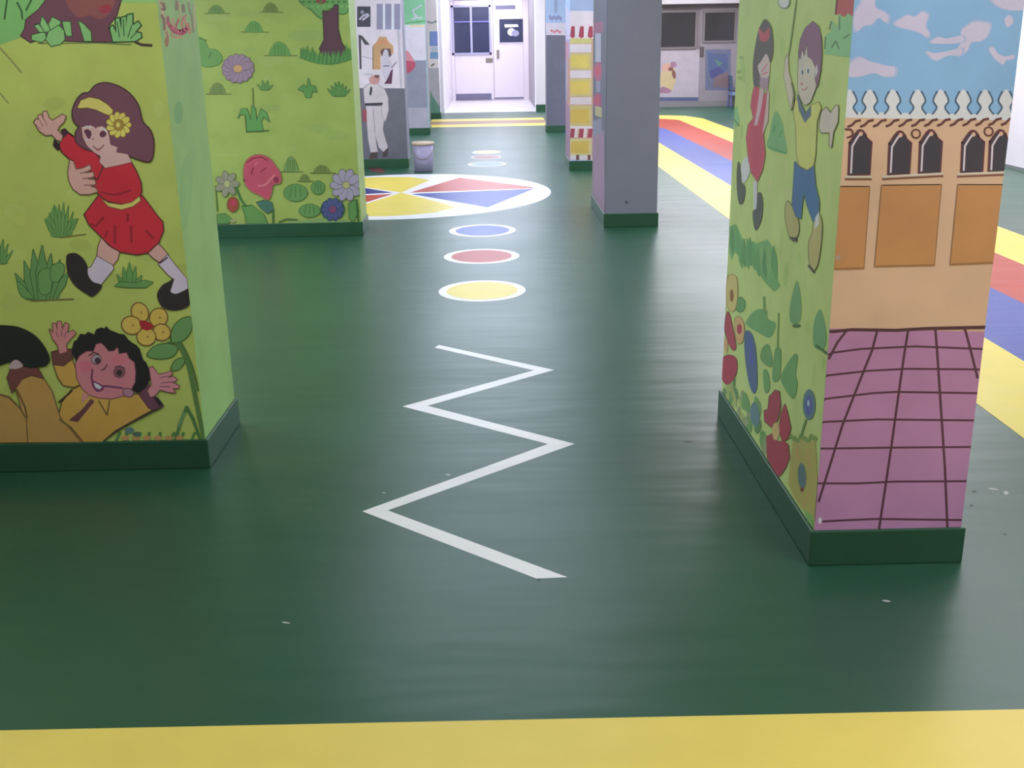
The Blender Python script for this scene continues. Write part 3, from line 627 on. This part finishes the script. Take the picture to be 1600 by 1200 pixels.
P3.P((84, 72, 74), [(579, 236), (590, 235), (590, 247), (577, 250)]); P3.P((84, 72, 74), [(598, 233), (607, 228), (606, 244), (598, 246)])
P3.P(WU, [(572, 166), (598, 166), (600, 186), (598, 202), (602, 218), (606, 230), (599, 237), (592, 230), (586, 208), (588, 226), (590, 237), (579, 238), (575, 214)], out=(150, 140, 150), w=.7)
P3.L((150, 140, 150), [(583, 170), (586, 208)], 1.2)
P3.P(WU, [(568, 138), (576, 131), (590, 131), (601, 140), (606, 152), (607, 172), (602, 190), (596, 178), (597, 164), (570, 162)], out=(150, 140, 150), w=.7)
P3.L((60, 58, 68), [(571, 163), (597, 162)], 3.5); P3.P((50, 55, 65), [(579, 134), (582, 138), (580, 150), (577, 147)])
P3.P((200, 150, 146), [(577, 122), (585, 117), (593, 119), (592, 129), (584, 132), (578, 129)], smooth=True); P3.E((120, 84, 80), 589, 119, 4, 3)
P3.P((222, 214, 222), [(562, 112), (572, 108), (580, 108), (593, 112), (592, 117), (578, 117)]); P3.L((160, 165, 190), [(570, 116), (582, 116)], 1.2)
P3.P((160, 84, 96), [(566, 170), (573, 172), (573, 191), (567, 190)])
P3.end('painted_soldier', p3, 'larger painted soldier in white uniform with black belt and boots')

# ---- pillar four: white, green poster
p4 = pillar(-2.6, -1.165, 20.3, 20.75, 'pale pillar with a green poster, behind the soldier pillar', LILAC)
P4 = Face('y', 20.312, -1, -2.588, -1.177, gain=.95, step=.000025)
P4.begin(); P4.fill((226, 218, 228)); P4.R((150, 150, 166), 560, 94, 690, 168); P4.R((182, 176, 190), 560, 168, 690, 215)
P4.P((150, 150, 166), [(630, 85), (640, 96), (650, 99), (660, 97), (668, 92), (668, 100), (630, 100)])
P4.L((165, 190, 195), [(667, -20), (670, 197)], 3)
P4.end('wall_paint', p4, 'white, grey and lilac paint')
P4.begin(); P4.P((214, 140, 150), [(628, 76), (638, 80), (648, 95), (634, 98), (626, 92)]); P4.P((190, 84, 104), [(626, 96), (646, 96), (649, 103), (643, 111), (634, 115), (626, 112)], smooth=True); P4.end('painted_nose', p4, 'red and pink painted round shape')
P4.begin(); P4.P((140, 202, 156), [(626, -40), (664, -40), (665, 38), (626, 39)]); P4.L((205, 205, 215), [(659, 8), (645, 16), (650, 28), (644, 30)], 2.5); P4.L((205, 205, 215), [(648, 22), (654, 29), (659, 27)], 2.5); P4.L((112, 165, 110), [(634, 36), (664, 33)], 2); P4.R((228, 214, 170), 640, 39, 664, 42); P4.end('green_poster', p4, 'green poster with a pale scrawled sign')

# ---- pillar five: the pale wall end with notices
p5 = pillar(-2.3, -1.17, 24.75, 25.2, 'far white pillar with blue notices beside the door recess', WHITE)
P5 = Face('y', 24.762, -1, -2.288, -1.182, gain=.95, step=.000025)
P5.begin(); P5.R((170, 172, 186), 640, 106, 700, 178); P5.P((96, 140, 125), [(672, 140), (676, 150), (690, 168), (690, 178), (672, 178)]); P5.R((130, 124, 152), 687, 95, 690.5, 178)
P5.end('wall_paint', p5, 'grey lower paint with green slope')
P5.begin(); P5.R((126, 150, 216), 671, 49, 688, 72); P5.R((120, 165, 200), 671, 49, 673, 72); P5.R((190, 205, 228), 672, 73, 687, 80); P5.R((126, 165, 208), 672, 81, 688, 92); P5.L((150, 160, 165), [(668, 34), (675, 36), (682, 33)], 3); P5.L((120, 120, 125), [(674, 103), (678, 100)], 3); P5.end('blue_notice', p5, 'pale blue notices and a painted grey paper shadow')  # the long grey stroke paints the shadow of a paper
P5.begin(); P5.R((160, 150, 172), 689, 4, 696, 32); P5.L((205, 120, 125), [(692, 11), (692, 23)], 2); P5.end('small_notice', p5, 'small grey and red notice')

# ---- right foreground pillar
p6 = pillar(.971, 1.46, 3.052, 4.50, 'foreground right pillar painted with palace, sky, tiles and two children', GREENP)
RF = Face('y', 3.064, -1, .983, 1.448, gain=.63)
TL = (86, 50, 64)
RF.begin(); RF.fill((130, 168, 206))
CL = (190, 182, 216)
for q in ([(1336, 20), (1345, 5), (1350, -8), (1366, -6), (1368, 12), (1380, 18), (1388, 25), (1386, 35), (1380, 33), (1372, 28), (1362, 38), (1350, 40), (1340, 48), (1334, 40)],
          [(1398, 36), (1410, 28), (1418, 24), (1430, 26), (1440, 19), (1450, 24), (1446, 40), (1452, 52), (1448, 58), (1436, 50), (1420, 46), (1405, 42)],
          [(1503, 48), (1515, 38), (1525, 34), (1540, 36), (1547, 40), (1543, 55), (1532, 64), (1518, 66), (1512, 78), (1500, 85), (1496, 76), (1502, 66)],
          [(1454, 66), (1465, 58), (1480, 60), (1502, 56), (1506, 64), (1490, 68), (1465, 68)], [(1448, 80), (1460, 83), (1480, 80), (1502, 76), (1500, 86), (1480, 87), (1465, 94), (1455, 90)],
          [(1326, 118), (1330, 98), (1345, 90), (1358, 96), (1370, 99), (1385, 103), (1398, 105), (1396, 118), (1380, 119), (1365, 114), (1345, 119)],
          [(1546, 78), (1552, 74), (1560, 84), (1570, 88), (1584, 86), (1582, 92), (1572, 94), (1567, 100), (1555, 92)], [(1550, -8), (1620, -8), (1615, 10), (1590, 16), (1562, 11)], [(1570, 30), (1578, 24), (1583, 34), (1574, 42)]):
    RF.P((160, 172, 210), [(sum(a for a, _ in q)/len(q)+(x-sum(a for a, _ in q)/len(q))*1.12, sum(b for _, b in q)/len(q)+(y-sum(b for _, b in q)/len(q))*1.15) for x, y in q], smooth=True)
    RF.P(CL, q, smooth=True)
RF.end('painted_sky', p6, 'painted blue sky with lilac clouds')
RF.begin(); RF.R((202, 166, 136), 1200, 184, 1700, 516)
RF.R((222, 214, 226), 1200, 177, 1700, 186)
for cx in (1327, 1359, 1395, 1434, 1470, 1505, 1539, 1572):
    RF.P((222, 214, 228), [(cx-2, 140), (cx+2, 140), (cx+12, 156), (cx+6, 168), (cx+13, 179), (cx-13, 179), (cx-6, 168), (cx-12, 156)])
    for s in (-1, 1):
        if cx == 1327 and s < 0: continue
        RF.L((78, 96, 116), [(cx+s*6, 143), (cx+s*12, 157), (cx+s*6.5, 168), (cx+s*13, 178)], 2.8, smooth=True)
for i in range(13): x = 1326+i*20; RF.L((98, 58, 54), [(x-1, 198-i*.25), (x+5, 195.5-i*.25), (x+11, 189.5-i*.25), (x+18, 188-i*.25)], 3.8)
for cx, cy in ((1431, 209), (1544.5, 205.5)): RF.E((98, 60, 54), cx, cy, 8, 8); RF.E((198, 160, 132), cx, cy, 5.2, 5.2)
RF.L((98, 60, 54), [(1321, 202), (1330, 203), (1332, 211), (1324, 215)], 3, smooth=True)
for x0, y0, h in ((1343, 204, 69), (1405, 206, 66), (1453, 204, 66), (1519, 205, 64), (1562, 204, 64)):
    pts = [(-17, 1.0), (-15, .28), (-5, .06), (1, 0), (8, .08), (10, .16), (18, .27), (15, .98)]
    q = spline([(x0+a, y0+b*h) for a, b in pts[1:7]], 4, False)
    RF.P((66, 60, 66), [(x0-17, y0+h)]+q+[(x0+15, y0+h*.98)], out=(98, 56, 60), w=2.2)
    RF.E((98, 56, 60), x0+2, y0+3, 6, 5); RF.E((202, 166, 136), x0+2, y0+5, 3, 3.5)
    RF.L((206, 186, 194), [(x0-13.5, y0+h-3), (x0-11.5, y0+h*.36), (x0-4, y0+h*.17), (x0-.5, y0+h*.1)], 3)
for a in ([(1321, 280), (1361, 280)], [(1379, 280), (1473, 275)], [(1496, 276), (1572, 273)]):
    RF.L((216, 190, 172), [(a[0][0], a[0][1]-4), (a[1][0], a[1][1]-4)], 3); RF.L((112, 70, 56), a, 2.2)
for q in ([(1311, 292), (1358, 292), (1349, 419), (1300, 420)], [(1378, 290), (1470, 289), (1459, 414), (1367, 416)], [(1497, 289), (1575, 289), (1562, 410), (1485, 413)]):
    RF.P((182, 130, 84), q, out=(138, 100, 66), w=1.4)
    (a, b), (c, d), (e, f2), (g, h2) = q; RF.L((150, 106, 66), [(g, h2), (e, f2)], 3)
RF.L((160, 146, 130), [(1307, 404), (1311, 401)], 5)
RF.end('painted_palace', p6, 'painted tan palace wall with arched windows and white crenellations')
RF.begin(); RF.R((172, 122, 158), 1200, 515, 1700, 860)
RF.L((82, 50, 56), [(1270, 518), (1300, 518), (1330, 515), (1400, 516), (1450, 513), (1545, 511)], 5)
for l in ([(1270, 555), (1300, 551), (1345, 545), (1430, 541), (1540, 545)], [(1270, 589), (1292, 586.5), (1358, 579), (1418, 576), (1530, 577)], [(1270, 626), (1289, 623), (1364, 614), (1400, 612), (1530, 614)],
          [(1270, 661), (1287, 659), (1370, 655), (1525, 656.5)], [(1270, 701), (1395, 699), (1520, 698)], [(1270, 755), (1340, 755), (1400, 752), (1510, 751.5)], [(1285, 814.5), (1330, 812), (1370, 810.5), (1508, 812)]):
    RF.L(TL, l, 3.2)
for l in ([(1371, 514), (1362, 548), (1349, 580), (1316, 664), (1279, 783)], [(1419, 514), (1413, 550), (1404, 613), (1392, 700), (1373, 830)], [(1461, 513), (1464, 550), (1469, 625), (1476, 730), (1479, 830)], [(1507, 512), (1517, 550), (1527, 590)], [(1322, 517), (1308, 535), (1295, 560)]):
    RF.L(TL, l, 3.8)
RF.E((206, 196, 208), 1281, 813, 3, 5)
RF.end('painted_tiles', p6, 'mauve painted paving with dark brown grid lines')

RS = Face('x', .983, -1, 3.064, 4.488, gain=.54)
RS.begin(); RS.fill((172, 188, 120))
BG, BD = (118, 164, 112), (84, 124, 80)
for i in range(34):
    x = random.uniform(1150, 1300); y = random.uniform(60, 600)
    RS.E(random.choice([(164, 184, 112), (178, 192, 128), (158, 180, 110)]), x, y, random.uniform(2, 5), random.uniform(8, 22), random.uniform(-6, 6), n=10)
RS.P((168, 84, 88), [(1308, -10), (1340, -10), (1334, 30), (1306, 22)]); RS.L((120, 56, 66), [(1308, 0), (1306, 22)], 3)
RS.P((130, 176, 128), [(1289, 76), (1290, 56), (1298, 50), (1301, 32), (1308, 42), (1312, 20), (1318, 30), (1325, 20), (1334, 26), (1330, 90), (1312, 88), (1288, 84)])
for l in ([(1299, 34), (1296, 46)], [(1312, 26), (1312, 46)], [(1290, 58), (1289, 76)], [(1300, 74), (1306, 64), (1311, 76)], [(1318, 60), (1327, 54)]): RS.L((88, 122, 86), l, 2.2)
RS.P(BG, [(1208, 182), (1214, 174), (1222, 190), (1226, 212), (1230, 236), (1222, 240), (1199, 230), (1203, 208)], smooth=True)
for l in ([(1201, 230), (1228, 239)], [(1208, 206), (1212, 196)], [(1218, 214), (1222, 204)]): RS.L((94, 150, 94), l, 3)
RS.P((130, 176, 122), [(1143, 170), (1152, 165), (1156, 188), (1150, 200), (1143, 190)]); RS.L((100, 140, 86), [(1146, 186), (1155, 196)], 3)
for x, y in ((1159, 90), (1155, 112), (1157, 122)): RS.E((148, 166, 100), x, y, 4, 3)
RS.P((112, 156, 100), [(1137, 352), (1150, 350), (1162, 376), (1168, 400), (1156, 402), (1140, 386)]); RS.P((112, 156, 100), [(1165, 372), (1182, 380), (1200, 374), (1210, 392), (1212, 430), (1220, 446), (1210, 456), (1196, 442), (1178, 416)])
for i in range(14):
    x = 1140+i*5.6+random.uniform(-2, 2); y = 352+i*3+random.uniform(-6, 14); RS.P(random.choice([(100, 148, 94), (126, 162, 108), (92, 138, 88)]), [(x-3, y+30), (x, y), (x+4, y+20), (x+3, y+46)], smooth=True)
RS.P((112, 152, 104), [(1246, 438), (1252, 470), (1251, 500), (1240, 506), (1234, 495), (1237, 465)], smooth=True); RS.E((84, 112, 70), 1245, 509, 7, 3)
RS.P((112, 152, 108), [(1281, 483), (1288, 500), (1292, 530), (1285, 547), (1272, 540), (1272, 505)], smooth=True); RS.L((76, 106, 66), [(1276, 540), (1292, 552)], 4)
RS.P((108, 150, 98), [(1166, 502), (1180, 485), (1198, 484), (1200, 498), (1212, 505), (1208, 521), (1200, 527), (1182, 518), (1170, 510)], smooth=True); RS.L((112, 140, 88), [(1194, 464), (1195, 486)], 4)
RS.E((104, 146, 92), 1157, 476, 7, 11, 0, out=(80, 116, 74))
RS.L((118, 140, 78), [(1217, 490), (1215, 560), (1219, 590)], 3); 
for q in ([(1192, 545), (1202, 540), (1206, 572), (1190, 562)], [(1212, 548), (1220, 548), (1218, 590), (1208, 592)], [(1240, 556), (1246, 558), (1243, 585), (1246, 600), (1240, 622), (1226, 604), (1222, 586)], [(1194, 580), (1200, 582), (1203, 605), (1196, 612)]): RS.P((108, 148, 94), q, out=(92, 128, 82), w=.8, smooth=True)
for i in range(26):
    x = random.uniform(1132, 1200); y = random.uniform(585, 640)+(x-1132)*.9
    RS.E(random.choice([(108, 146, 90), (150, 162, 100), (96, 130, 84), (140, 148, 110)]), x, y, random.uniform(3, 6), random.uniform(8, 18), random.uniform(-15, 15), n=8)
RS.P((164, 156, 92), [(1240, 685), (1275, 690), (1278, 750), (1274, 815), (1262, 806), (1240, 775), (1232, 755), (1236, 715)])
for i in range(8): RS.E((120, 142, 80), 1236+i*5.4, 682+(i % 3)*3, 4, 4)
for l in ([(1246, 700), (1248, 716)], [(1262, 704), (1266, 730)], [(1264, 770), (1258, 790)]): RS.L((176, 146, 96), l, 3)
RS.P((120, 160, 96), [(1256, 795), (1270, 806), (1272, 826), (1262, 818)])
RS.E((92, 110, 116), 1254, 744, 6, 20, -3, out=(132, 132, 84)); RS.E((120, 70, 56), 1254, 765, 3, 4)
RS.end('painted_meadow', p6, 'light green painted meadow with bushes')
RS.begin()
for q, c in (([(1137, 434), (1151, 434), (1152, 470), (1146, 486), (1137, 476)], (186, 170, 110)), ([(1149, 500), (1156, 495), (1163, 508), (1161, 532), (1154, 536), (1150, 520)], (196, 156, 110))): RS.P(c, q, out=(146, 130, 80), w=1, smooth=True)
RS.E((128, 92, 62), 1144, 462, 3, 10); RS.E((158, 66, 76), 1156, 514, 4, 8)
RS.P((158, 70, 82), [(1137, 488), (1142, 498), (1150, 540), (1145, 546), (1138, 532), (1133, 512)], out=(120, 66, 66), w=1, smooth=True)
RS.E((196, 152, 112), 1135, 540, 3, 12)
RS.P((158, 64, 78), [(1129, 562), (1140, 555), (1151, 562), (1150, 585), (1138, 600), (1129, 590)], out=(120, 66, 66), w=1, smooth=True)
RS.end('painted_flower', p6, 'red, orange and yellow painted flowers at the far edge')
RS.begin(); RS.P((84, 100, 130), [(1165, 518), (1176, 522), (1182, 550), (1184, 600), (1178, 615), (1170, 595), (1164, 550)], smooth=True); RS.P((84, 92, 150), [(1170, 530), (1175, 532), (1179, 575), (1173, 570)])
RS.P((98, 124, 128), [(1179, 628), (1186, 640), (1187, 660), (1181, 668), (1174, 655), (1173, 638)], smooth=True); RS.end('painted_flower', p6, 'long blue painted flower')
RS.begin()
RS.P((156, 70, 82), [(1212, 610), (1218, 612), (1220, 635), (1216, 655), (1206, 667), (1196, 658), (1195, 642), (1201, 640), (1203, 620)], out=(112, 66, 62), w=1.2)
RS.P((156, 66, 80), [(1227, 632), (1231, 645), (1236, 668), (1232, 685), (1224, 690), (1218, 670), (1222, 645)], out=(112, 66, 62), w=1.2)
RS.P((156, 66, 80), [(1199, 683), (1207, 678), (1215, 690), (1225, 690), (1232, 695), (1234, 715), (1228, 730), (1220, 742), (1216, 750), (1206, 735), (1200, 715)], out=(130, 80, 70), w=1.2)
RS.E((198, 164, 112), 1213, 674, 6, 14); RS.end('painted_flower', p6, 'large red painted flower with cream centre')
RS.begin(); RS.E((92, 116, 124), 1265, 632, 10, 24); RS.E((86, 92, 146), 1265, 634, 6, 16); RS.E((150, 170, 180), 1264, 630, 2, 5); RS.L((96, 128, 80), [(1260, 656), (1252, 682)], 3); RS.end('painted_flower', p6, 'oval blue painted flower near the corner')
# painted girl on the side face
RS.begin(); HD = (92, 84, 88); SP = (206, 168, 166)
RS.P((200, 190, 202), [(1166, 244), (1171, 252), (1172, 270), (1164, 285), (1158, 282), (1158, 262)], smooth=True)
RS.P((84, 88, 78), [(1155, 252), (1159, 270), (1160, 285), (1164, 290), (1165, 302), (1161, 318), (1155, 317), (1152, 295), (1152, 265)], smooth=True)
RS.P((204, 184, 196), [(1178, 282), (1184, 284), (1184, 310), (1182, 330), (1178, 328)])
RS.P((84, 86, 84), [(1184, 303), (1190, 302), (1193, 320), (1190, 345), (1182, 360), (1178, 350), (1177, 330), (1183, 325)], smooth=True)
RS.P((178, 78, 98), [(1180, 132), (1187, 138), (1188, 158), (1200, 142), (1202, 150), (1199, 185), (1193, 210), (1196, 240), (1192, 265), (1184, 283), (1175, 270), (1170, 245), (1167, 215), (1170, 195), (1178, 185), (1174, 165), (1176, 150)], out=(148, 104, 88), w=1)
RS.P((214, 158, 166), [(1188, 138), (1195, 140), (1191, 165), (1184, 195), (1179, 197), (1184, 170)]); RS.P((210, 164, 160), [(1200, 138), (1203, 145), (1201, 190), (1192, 210), (1197, 172)])
RS.P((156, 130, 146), [(1187, 118), (1203, 118), (1200, 142), (1188, 136)])
RS.P(HD, [(1193, 34), (1197, 31), (1203, 38), (1207, 52), (1208, 80), (1204, 96), (1198, 90), (1190, 100), (1188, 115), (1186, 133), (1179, 132), (1178, 100), (1181, 75), (1186, 50)], out=(104, 100, 84), w=.9, smooth=True)
RS.P(SP, [(1185, 104), (1190, 96), (1198, 84), (1203, 95), (1204, 110), (1200, 121), (1190, 120)], smooth=True)
RS.P((176, 84, 98), [(1186, 43), (1195, 52), (1203, 42), (1203, 60), (1196, 66), (1188, 63)])
RS.L((196, 110, 120), [(1191, 112), (1197, 104), (1199, 100)], 1.6); RS.L((190, 96, 110), [(1192, 116), (1200, 113)], 1.6)
RS.end('painted_girl', p6, 'painted girl in red dress with red bow in dark hair')
RS.begin()
RS.L((116, 138, 82), [(1246, -6), (1241, 30), (1237, 60), (1233, 86)], 2)
RS.P((212, 178, 162), [(1228, 92), (1232, 84), (1233, 110), (1239, 135), (1241, 165), (1237, 172), (1232, 150), (1226, 120)], out=(150, 130, 96), w=.8)
RS.L((110, 112, 78), [(1238, 130), (1242, 146), (1238, 172)], 2.5)
RS.P((202, 176, 168), [(1283, 186), (1285, 175), (1292, 168), (1299, 177), (1307, 165), (1311, 165), (1310, 190), (1303, 206), (1300, 230), (1297, 226), (1298, 207), (1285, 207), (1281, 200)], out=(104, 108, 72), w=1.3)
RS.P((168, 162, 112), [(1231, 315), (1238, 322), (1247, 342), (1249, 360), (1244, 372), (1236, 372), (1230, 350), (1228, 330)], out=(112, 112, 72), w=1.2, smooth=True); RS.P((80, 76, 64), [(1233, 370), (1246, 371), (1247, 378), (1240, 377)])
RS.P((168, 160, 110), [(1273, 345), (1281, 335), (1285, 350), (1284, 375), (1279, 410), (1272, 422), (1266, 410), (1265, 380), (1270, 365)], out=(112, 108, 72), w=1.2, smooth=True); RS.L((80, 78, 64), [(1265, 415), (1273, 425)], 4)
RS.P((74, 106, 148), [(1243, 253), (1250, 262), (1262, 267), (1272, 258), (1275, 290), (1281, 315), (1280, 332), (1272, 347), (1262, 320), (1257, 298), (1254, 320), (1252, 341), (1245, 338), (1239, 320), (1241, 290)], out=(80, 108, 110), w=1.2)
RS.P((206, 198, 206), [(1275, 340), (1281, 330), (1281, 350), (1274, 358)])
RS.P((204, 188, 112), [(1241, 172), (1244, 155), (1248, 158), (1258, 188), (1268, 165), (1280, 160), (1284, 168), (1277, 190), (1275, 240), (1272, 258), (1262, 265), (1250, 258), (1246, 240), (1245, 200)], out=(140, 134, 82), w=1.2)
RS.P((94, 108, 128), [(1247, 148), (1253, 163), (1260, 177), (1268, 166), (1268, 180), (1259, 191), (1250, 172)], out=(76, 86, 98), w=.6)
RS.P((206, 178, 166), [(1249, 92), (1251, 78), (1257, 70), (1266, 70), (1276, 92), (1279, 112), (1276, 135), (1270, 152), (1266, 160), (1258, 163), (1251, 150), (1248, 135)], out=(120, 110, 96), w=.9, smooth=True)
RS.P((128, 92, 118), [(1249, 84), (1252, 62), (1260, 44), (1271, 34), (1280, 42), (1284, 60), (1285, 85), (1283, 110), (1278, 136), (1275, 122), (1276, 105), (1270, 92), (1264, 88), (1262, 64), (1258, 86), (1255, 74), (1251, 92)], out=(98, 86, 88), w=1)
RS.P((206, 184, 188), [(1275, 108), (1278, 100), (1279, 112), (1275, 122)])
RS.E((214, 206, 216), 1254, 112, 3, 5); RS.E((80, 84, 100), 1255, 113, 1.4, 4); RS.E((214, 206, 216), 1264, 110, 3, 6); RS.E((80, 84, 100), 1264, 111, 1.4, 4)
RS.E((170, 120, 110), 1254, 131, 2, 2); RS.L((168, 110, 104), [(1254, 139), (1259, 141), (1263, 136)], 1.5)
RS.end('painted_boy', p6, 'painted boy in yellow shirt and blue trousers')
RS.begin(); RS.E((206, 200, 216), 1226, 3, 8, 9, 0, out=(130, 134, 130), w=1.5); RS.end('painted_balloon', p6, 'white painted balloon at the top edge')

# ---- grey pillar
p7 = pillar(.971, 1.462, 9.6, 10.9, 'plain grey pillar right of the corridor', GREYP)
G7 = Face('x', .983, -1, 9.612, 10.888, gain=.8); G7.begin()
G7.fill((108, 110, 124))
G7.P((158, 128, 150), [(918, 205), (944, 205), (944, 345), (918, 320)]); G7.P((140, 140, 158), [(918, 183), (944, 183), (944, 206), (918, 206)])
G7.P((160, 100, 128), [(926, 36), (942, 33), (942, 50), (926, 54)]); G7.P((184, 182, 198), [(930, 52), (939, 52), (939, 97), (930, 97)])
G7.E((176, 100, 130), 935, 112, 8, 15); G7.E((196, 88, 108), 934, 110, 5, 8); G7.P((150, 150, 170), [(931, 127), (938, 127), (938, 144), (931, 144)])
G7.E((164, 90, 124), 934, 158, 8, 13); G7.E((192, 88, 108), 933, 156, 4, 8); G7.P((182, 176, 132), [(930, 165), (940, 168), (940, 184), (930, 180)])
G7.P((112, 114, 126), [(940, 100), (944, 100), (944, 205), (940, 205)])
G7.end('side_paint', p7, 'side face with pink, red and white painted shapes')
f = Face('y', 9.612, -1, .983, 1.45, gain=.8); f.begin(); f.E((84, 86, 100), 979, 316, 2.5, 2.5); f.end('scuff_mark', p7, 'small dark scuff near the skirting')

# ---- striped awning pillar
p8 = pillar(.971, 1.35, 14.1, 15.0, 'narrow pillar with yellow panels and red striped awnings, beyond the grey one', WHITE)
A8 = Face('y', 14.112, -1, .983, 1.338, gain=.95, step=.000025); A8.begin()
A8.fill((170, 190, 226)); A8.R((232, 222, 232), 880, 17, 960, 250); A8.R((206, 172, 150), 880, 60, 960, 250)
for y0, y1, c in ((60, 68, (214, 208, 140)), (69, 82, (228, 220, 228)), (83, 109, (208, 196, 138)), (110, 122, (228, 218, 226)), (123, 150, (208, 196, 138)), (152, 163, (224, 212, 218)), (165, 197, (208, 192, 132)), (217, 243, (216, 204, 150))):
    A8.R(c, 889.5, y0, 924, y1)
for y0, y1, c in ((86, 106, (222, 204, 112)), (126, 147, (220, 198, 104)), (170, 193, (214, 184, 96)), (220, 240, (216, 186, 98))): A8.P(c, [(892, y0+1), (920, y0), (920, y1), (892, y1-1)])
for x in (891, 905, 919): A8.P((176, 78, 98), [(x+1.5, 41), (x+7, 41), (x+7.5, 57), (x+4, 60), (x-1, 57)]); A8.P((172, 76, 96), [(x+1, 201), (x+7, 201), (x+6, 215), (x-1, 215)])
for x in (898, 912): A8.P((236, 228, 234), [(x+1.5, 41), (x+5.5, 41), (x+5.5, 56), (x, 56)]); A8.P((230, 214, 220), [(x+1, 201), (x+5, 201), (x+4, 215), (x-1, 215)])
A8.R((228, 214, 220), 880, 197, 925, 201); A8.R((228, 216, 222), 880, 243, 925, 250)
for x in (900, 918): A8.R((130, 88, 88), x, 242, x+5, 250)
A8.end('painted_panels', p8, 'yellow and white painted panels with red striped awnings')
A8S = Face('x', .983, -1, 14.112, 14.988, gain=.85, step=.000025); A8S.begin(); A8S.fill((160, 186, 222)); A8S.R((200, 196, 216), 860, 20, 892, 62); A8S.R((176, 136, 160), 860, 140, 892, 260); A8S.R((172, 168, 196), 860, 62, 892, 140)
A8S.P((196, 140, 160), [(880, 64), (889, 66), (889, 95), (880, 92)]); A8S.P((196, 150, 130), [(886, 90), (892, 90), (892, 170), (886, 160)]); A8S.end('side_paint', p8, 'mauve and pale blue side face')

# ---- far right corridor pillar
p9 = pillar(.971, 1.42, 20.3, 20.75, 'farthest right corridor pillar, grey below pale blue top', GREYP)
A9 = Face('y', 20.312, -1, .983, 1.408, gain=.95, step=.000025); A9.begin()
A9.fill((168, 190, 220)); A9.R((112, 112, 126), 840, 54, 900, 260); A9.R((214, 206, 216), 840, 36, 900, 55); A9.R((150, 165, 195), 866, -10, 871, 20)
for i in range(6): A9.E((138, 140, 176), 859+i*3.4, 27+(i % 2)*2, 1.7, 4, n=8)
for i in range(4): A9.E((206, 120, 130), 862+i*4.2, 48+(i % 2)*2, 2.2, 2.2, n=8)
A9.end('painted_lettering', p9, 'pale blue top with grey and red lettering')

# ------------------------------------------------------------------ bucket
BX, BY = -.93, 14.35
bk = empty('bucket', (BX, BY, 0), 'pale lilac plastic bucket on the floor beside the soldier pillar', 'bucket')
PL = material('lilac_plastic', (160, 154, 186), .35, .03); RIM = material('tan_plastic', (206, 184, 160), .4, .03)
MB().lathe(BX, BY, [(0, .012), (.108, .012), (.112, .0), (.118, .004), (.138, .36), (.132, .36), (.110, .02), (0, .02)]).make('bucket_body', PL, bk, smooth=True)
MB().lathe(BX, BY, [(.132, .345), (.146, .345), (.148, .36), (.146, .375), (.136, .378), (.130, .37), (.132, .345)]).make('rim', RIM, bk, smooth=True, label='tan rim')
MB().lathe(BX, BY, [(0, .366), (.13, .366), (.131, .371), (0, .373)]).make('lid', RIM, bk, smooth=True, label='tan lid')
MB().tube([(BX+.147*math.cos(a), BY-.147*abs(math.sin(a))*.9-.0, .335-.17*math.sin(a)) for a in [math.pi*i/14 for i in range(15)]], .004).make('handle', METAL, bk, smooth=True)

# ------------------------------------------------------------------ blue school chair by the far wall
CX, CY = 5.99, 27.1
ch = empty('school_chair', (CX, CY, 0), 'small blue chair by the grey door, half hidden behind the foreground pillar', 'chair')
TEAL = material('teal_chair_slat', (88, 112, 128), .4, .04); BLUEM = material('blue_chair_metal', (84, 92, 150), .35, .04)
MB().box(CX-.2, CX+.2, CY-.19, CY+.19, .40, .425).make('seat', TEAL, ch, bevel=.01)
MB().box(CX-.205, CX-.185, CY-.19, CY+.19, .64, .72).box(CX-.205, CX-.185, CY-.19, CY+.19, .53, .60).make('backrest', TEAL, ch, bevel=.008)
MB().box(CX-.19, CX+.19, CY-.18, CY+.18, .27, .36).make('book_shelf', material('pale_blue_shelf', (130, 150, 180), .4), ch, label='pale blue shelf under the seat', bevel=.006)
for sx in (-1, 1):
    for sy in (-1, 1):
        MB().tube([(CX+sx*.19, CY+sy*.17, 0), (CX+sx*.175, CY+sy*.17, .40)]+([(CX-.195, CY+sy*.17, .74)] if sx < 0 else []), .016).make('leg', BLUEM, ch, smooth=True)
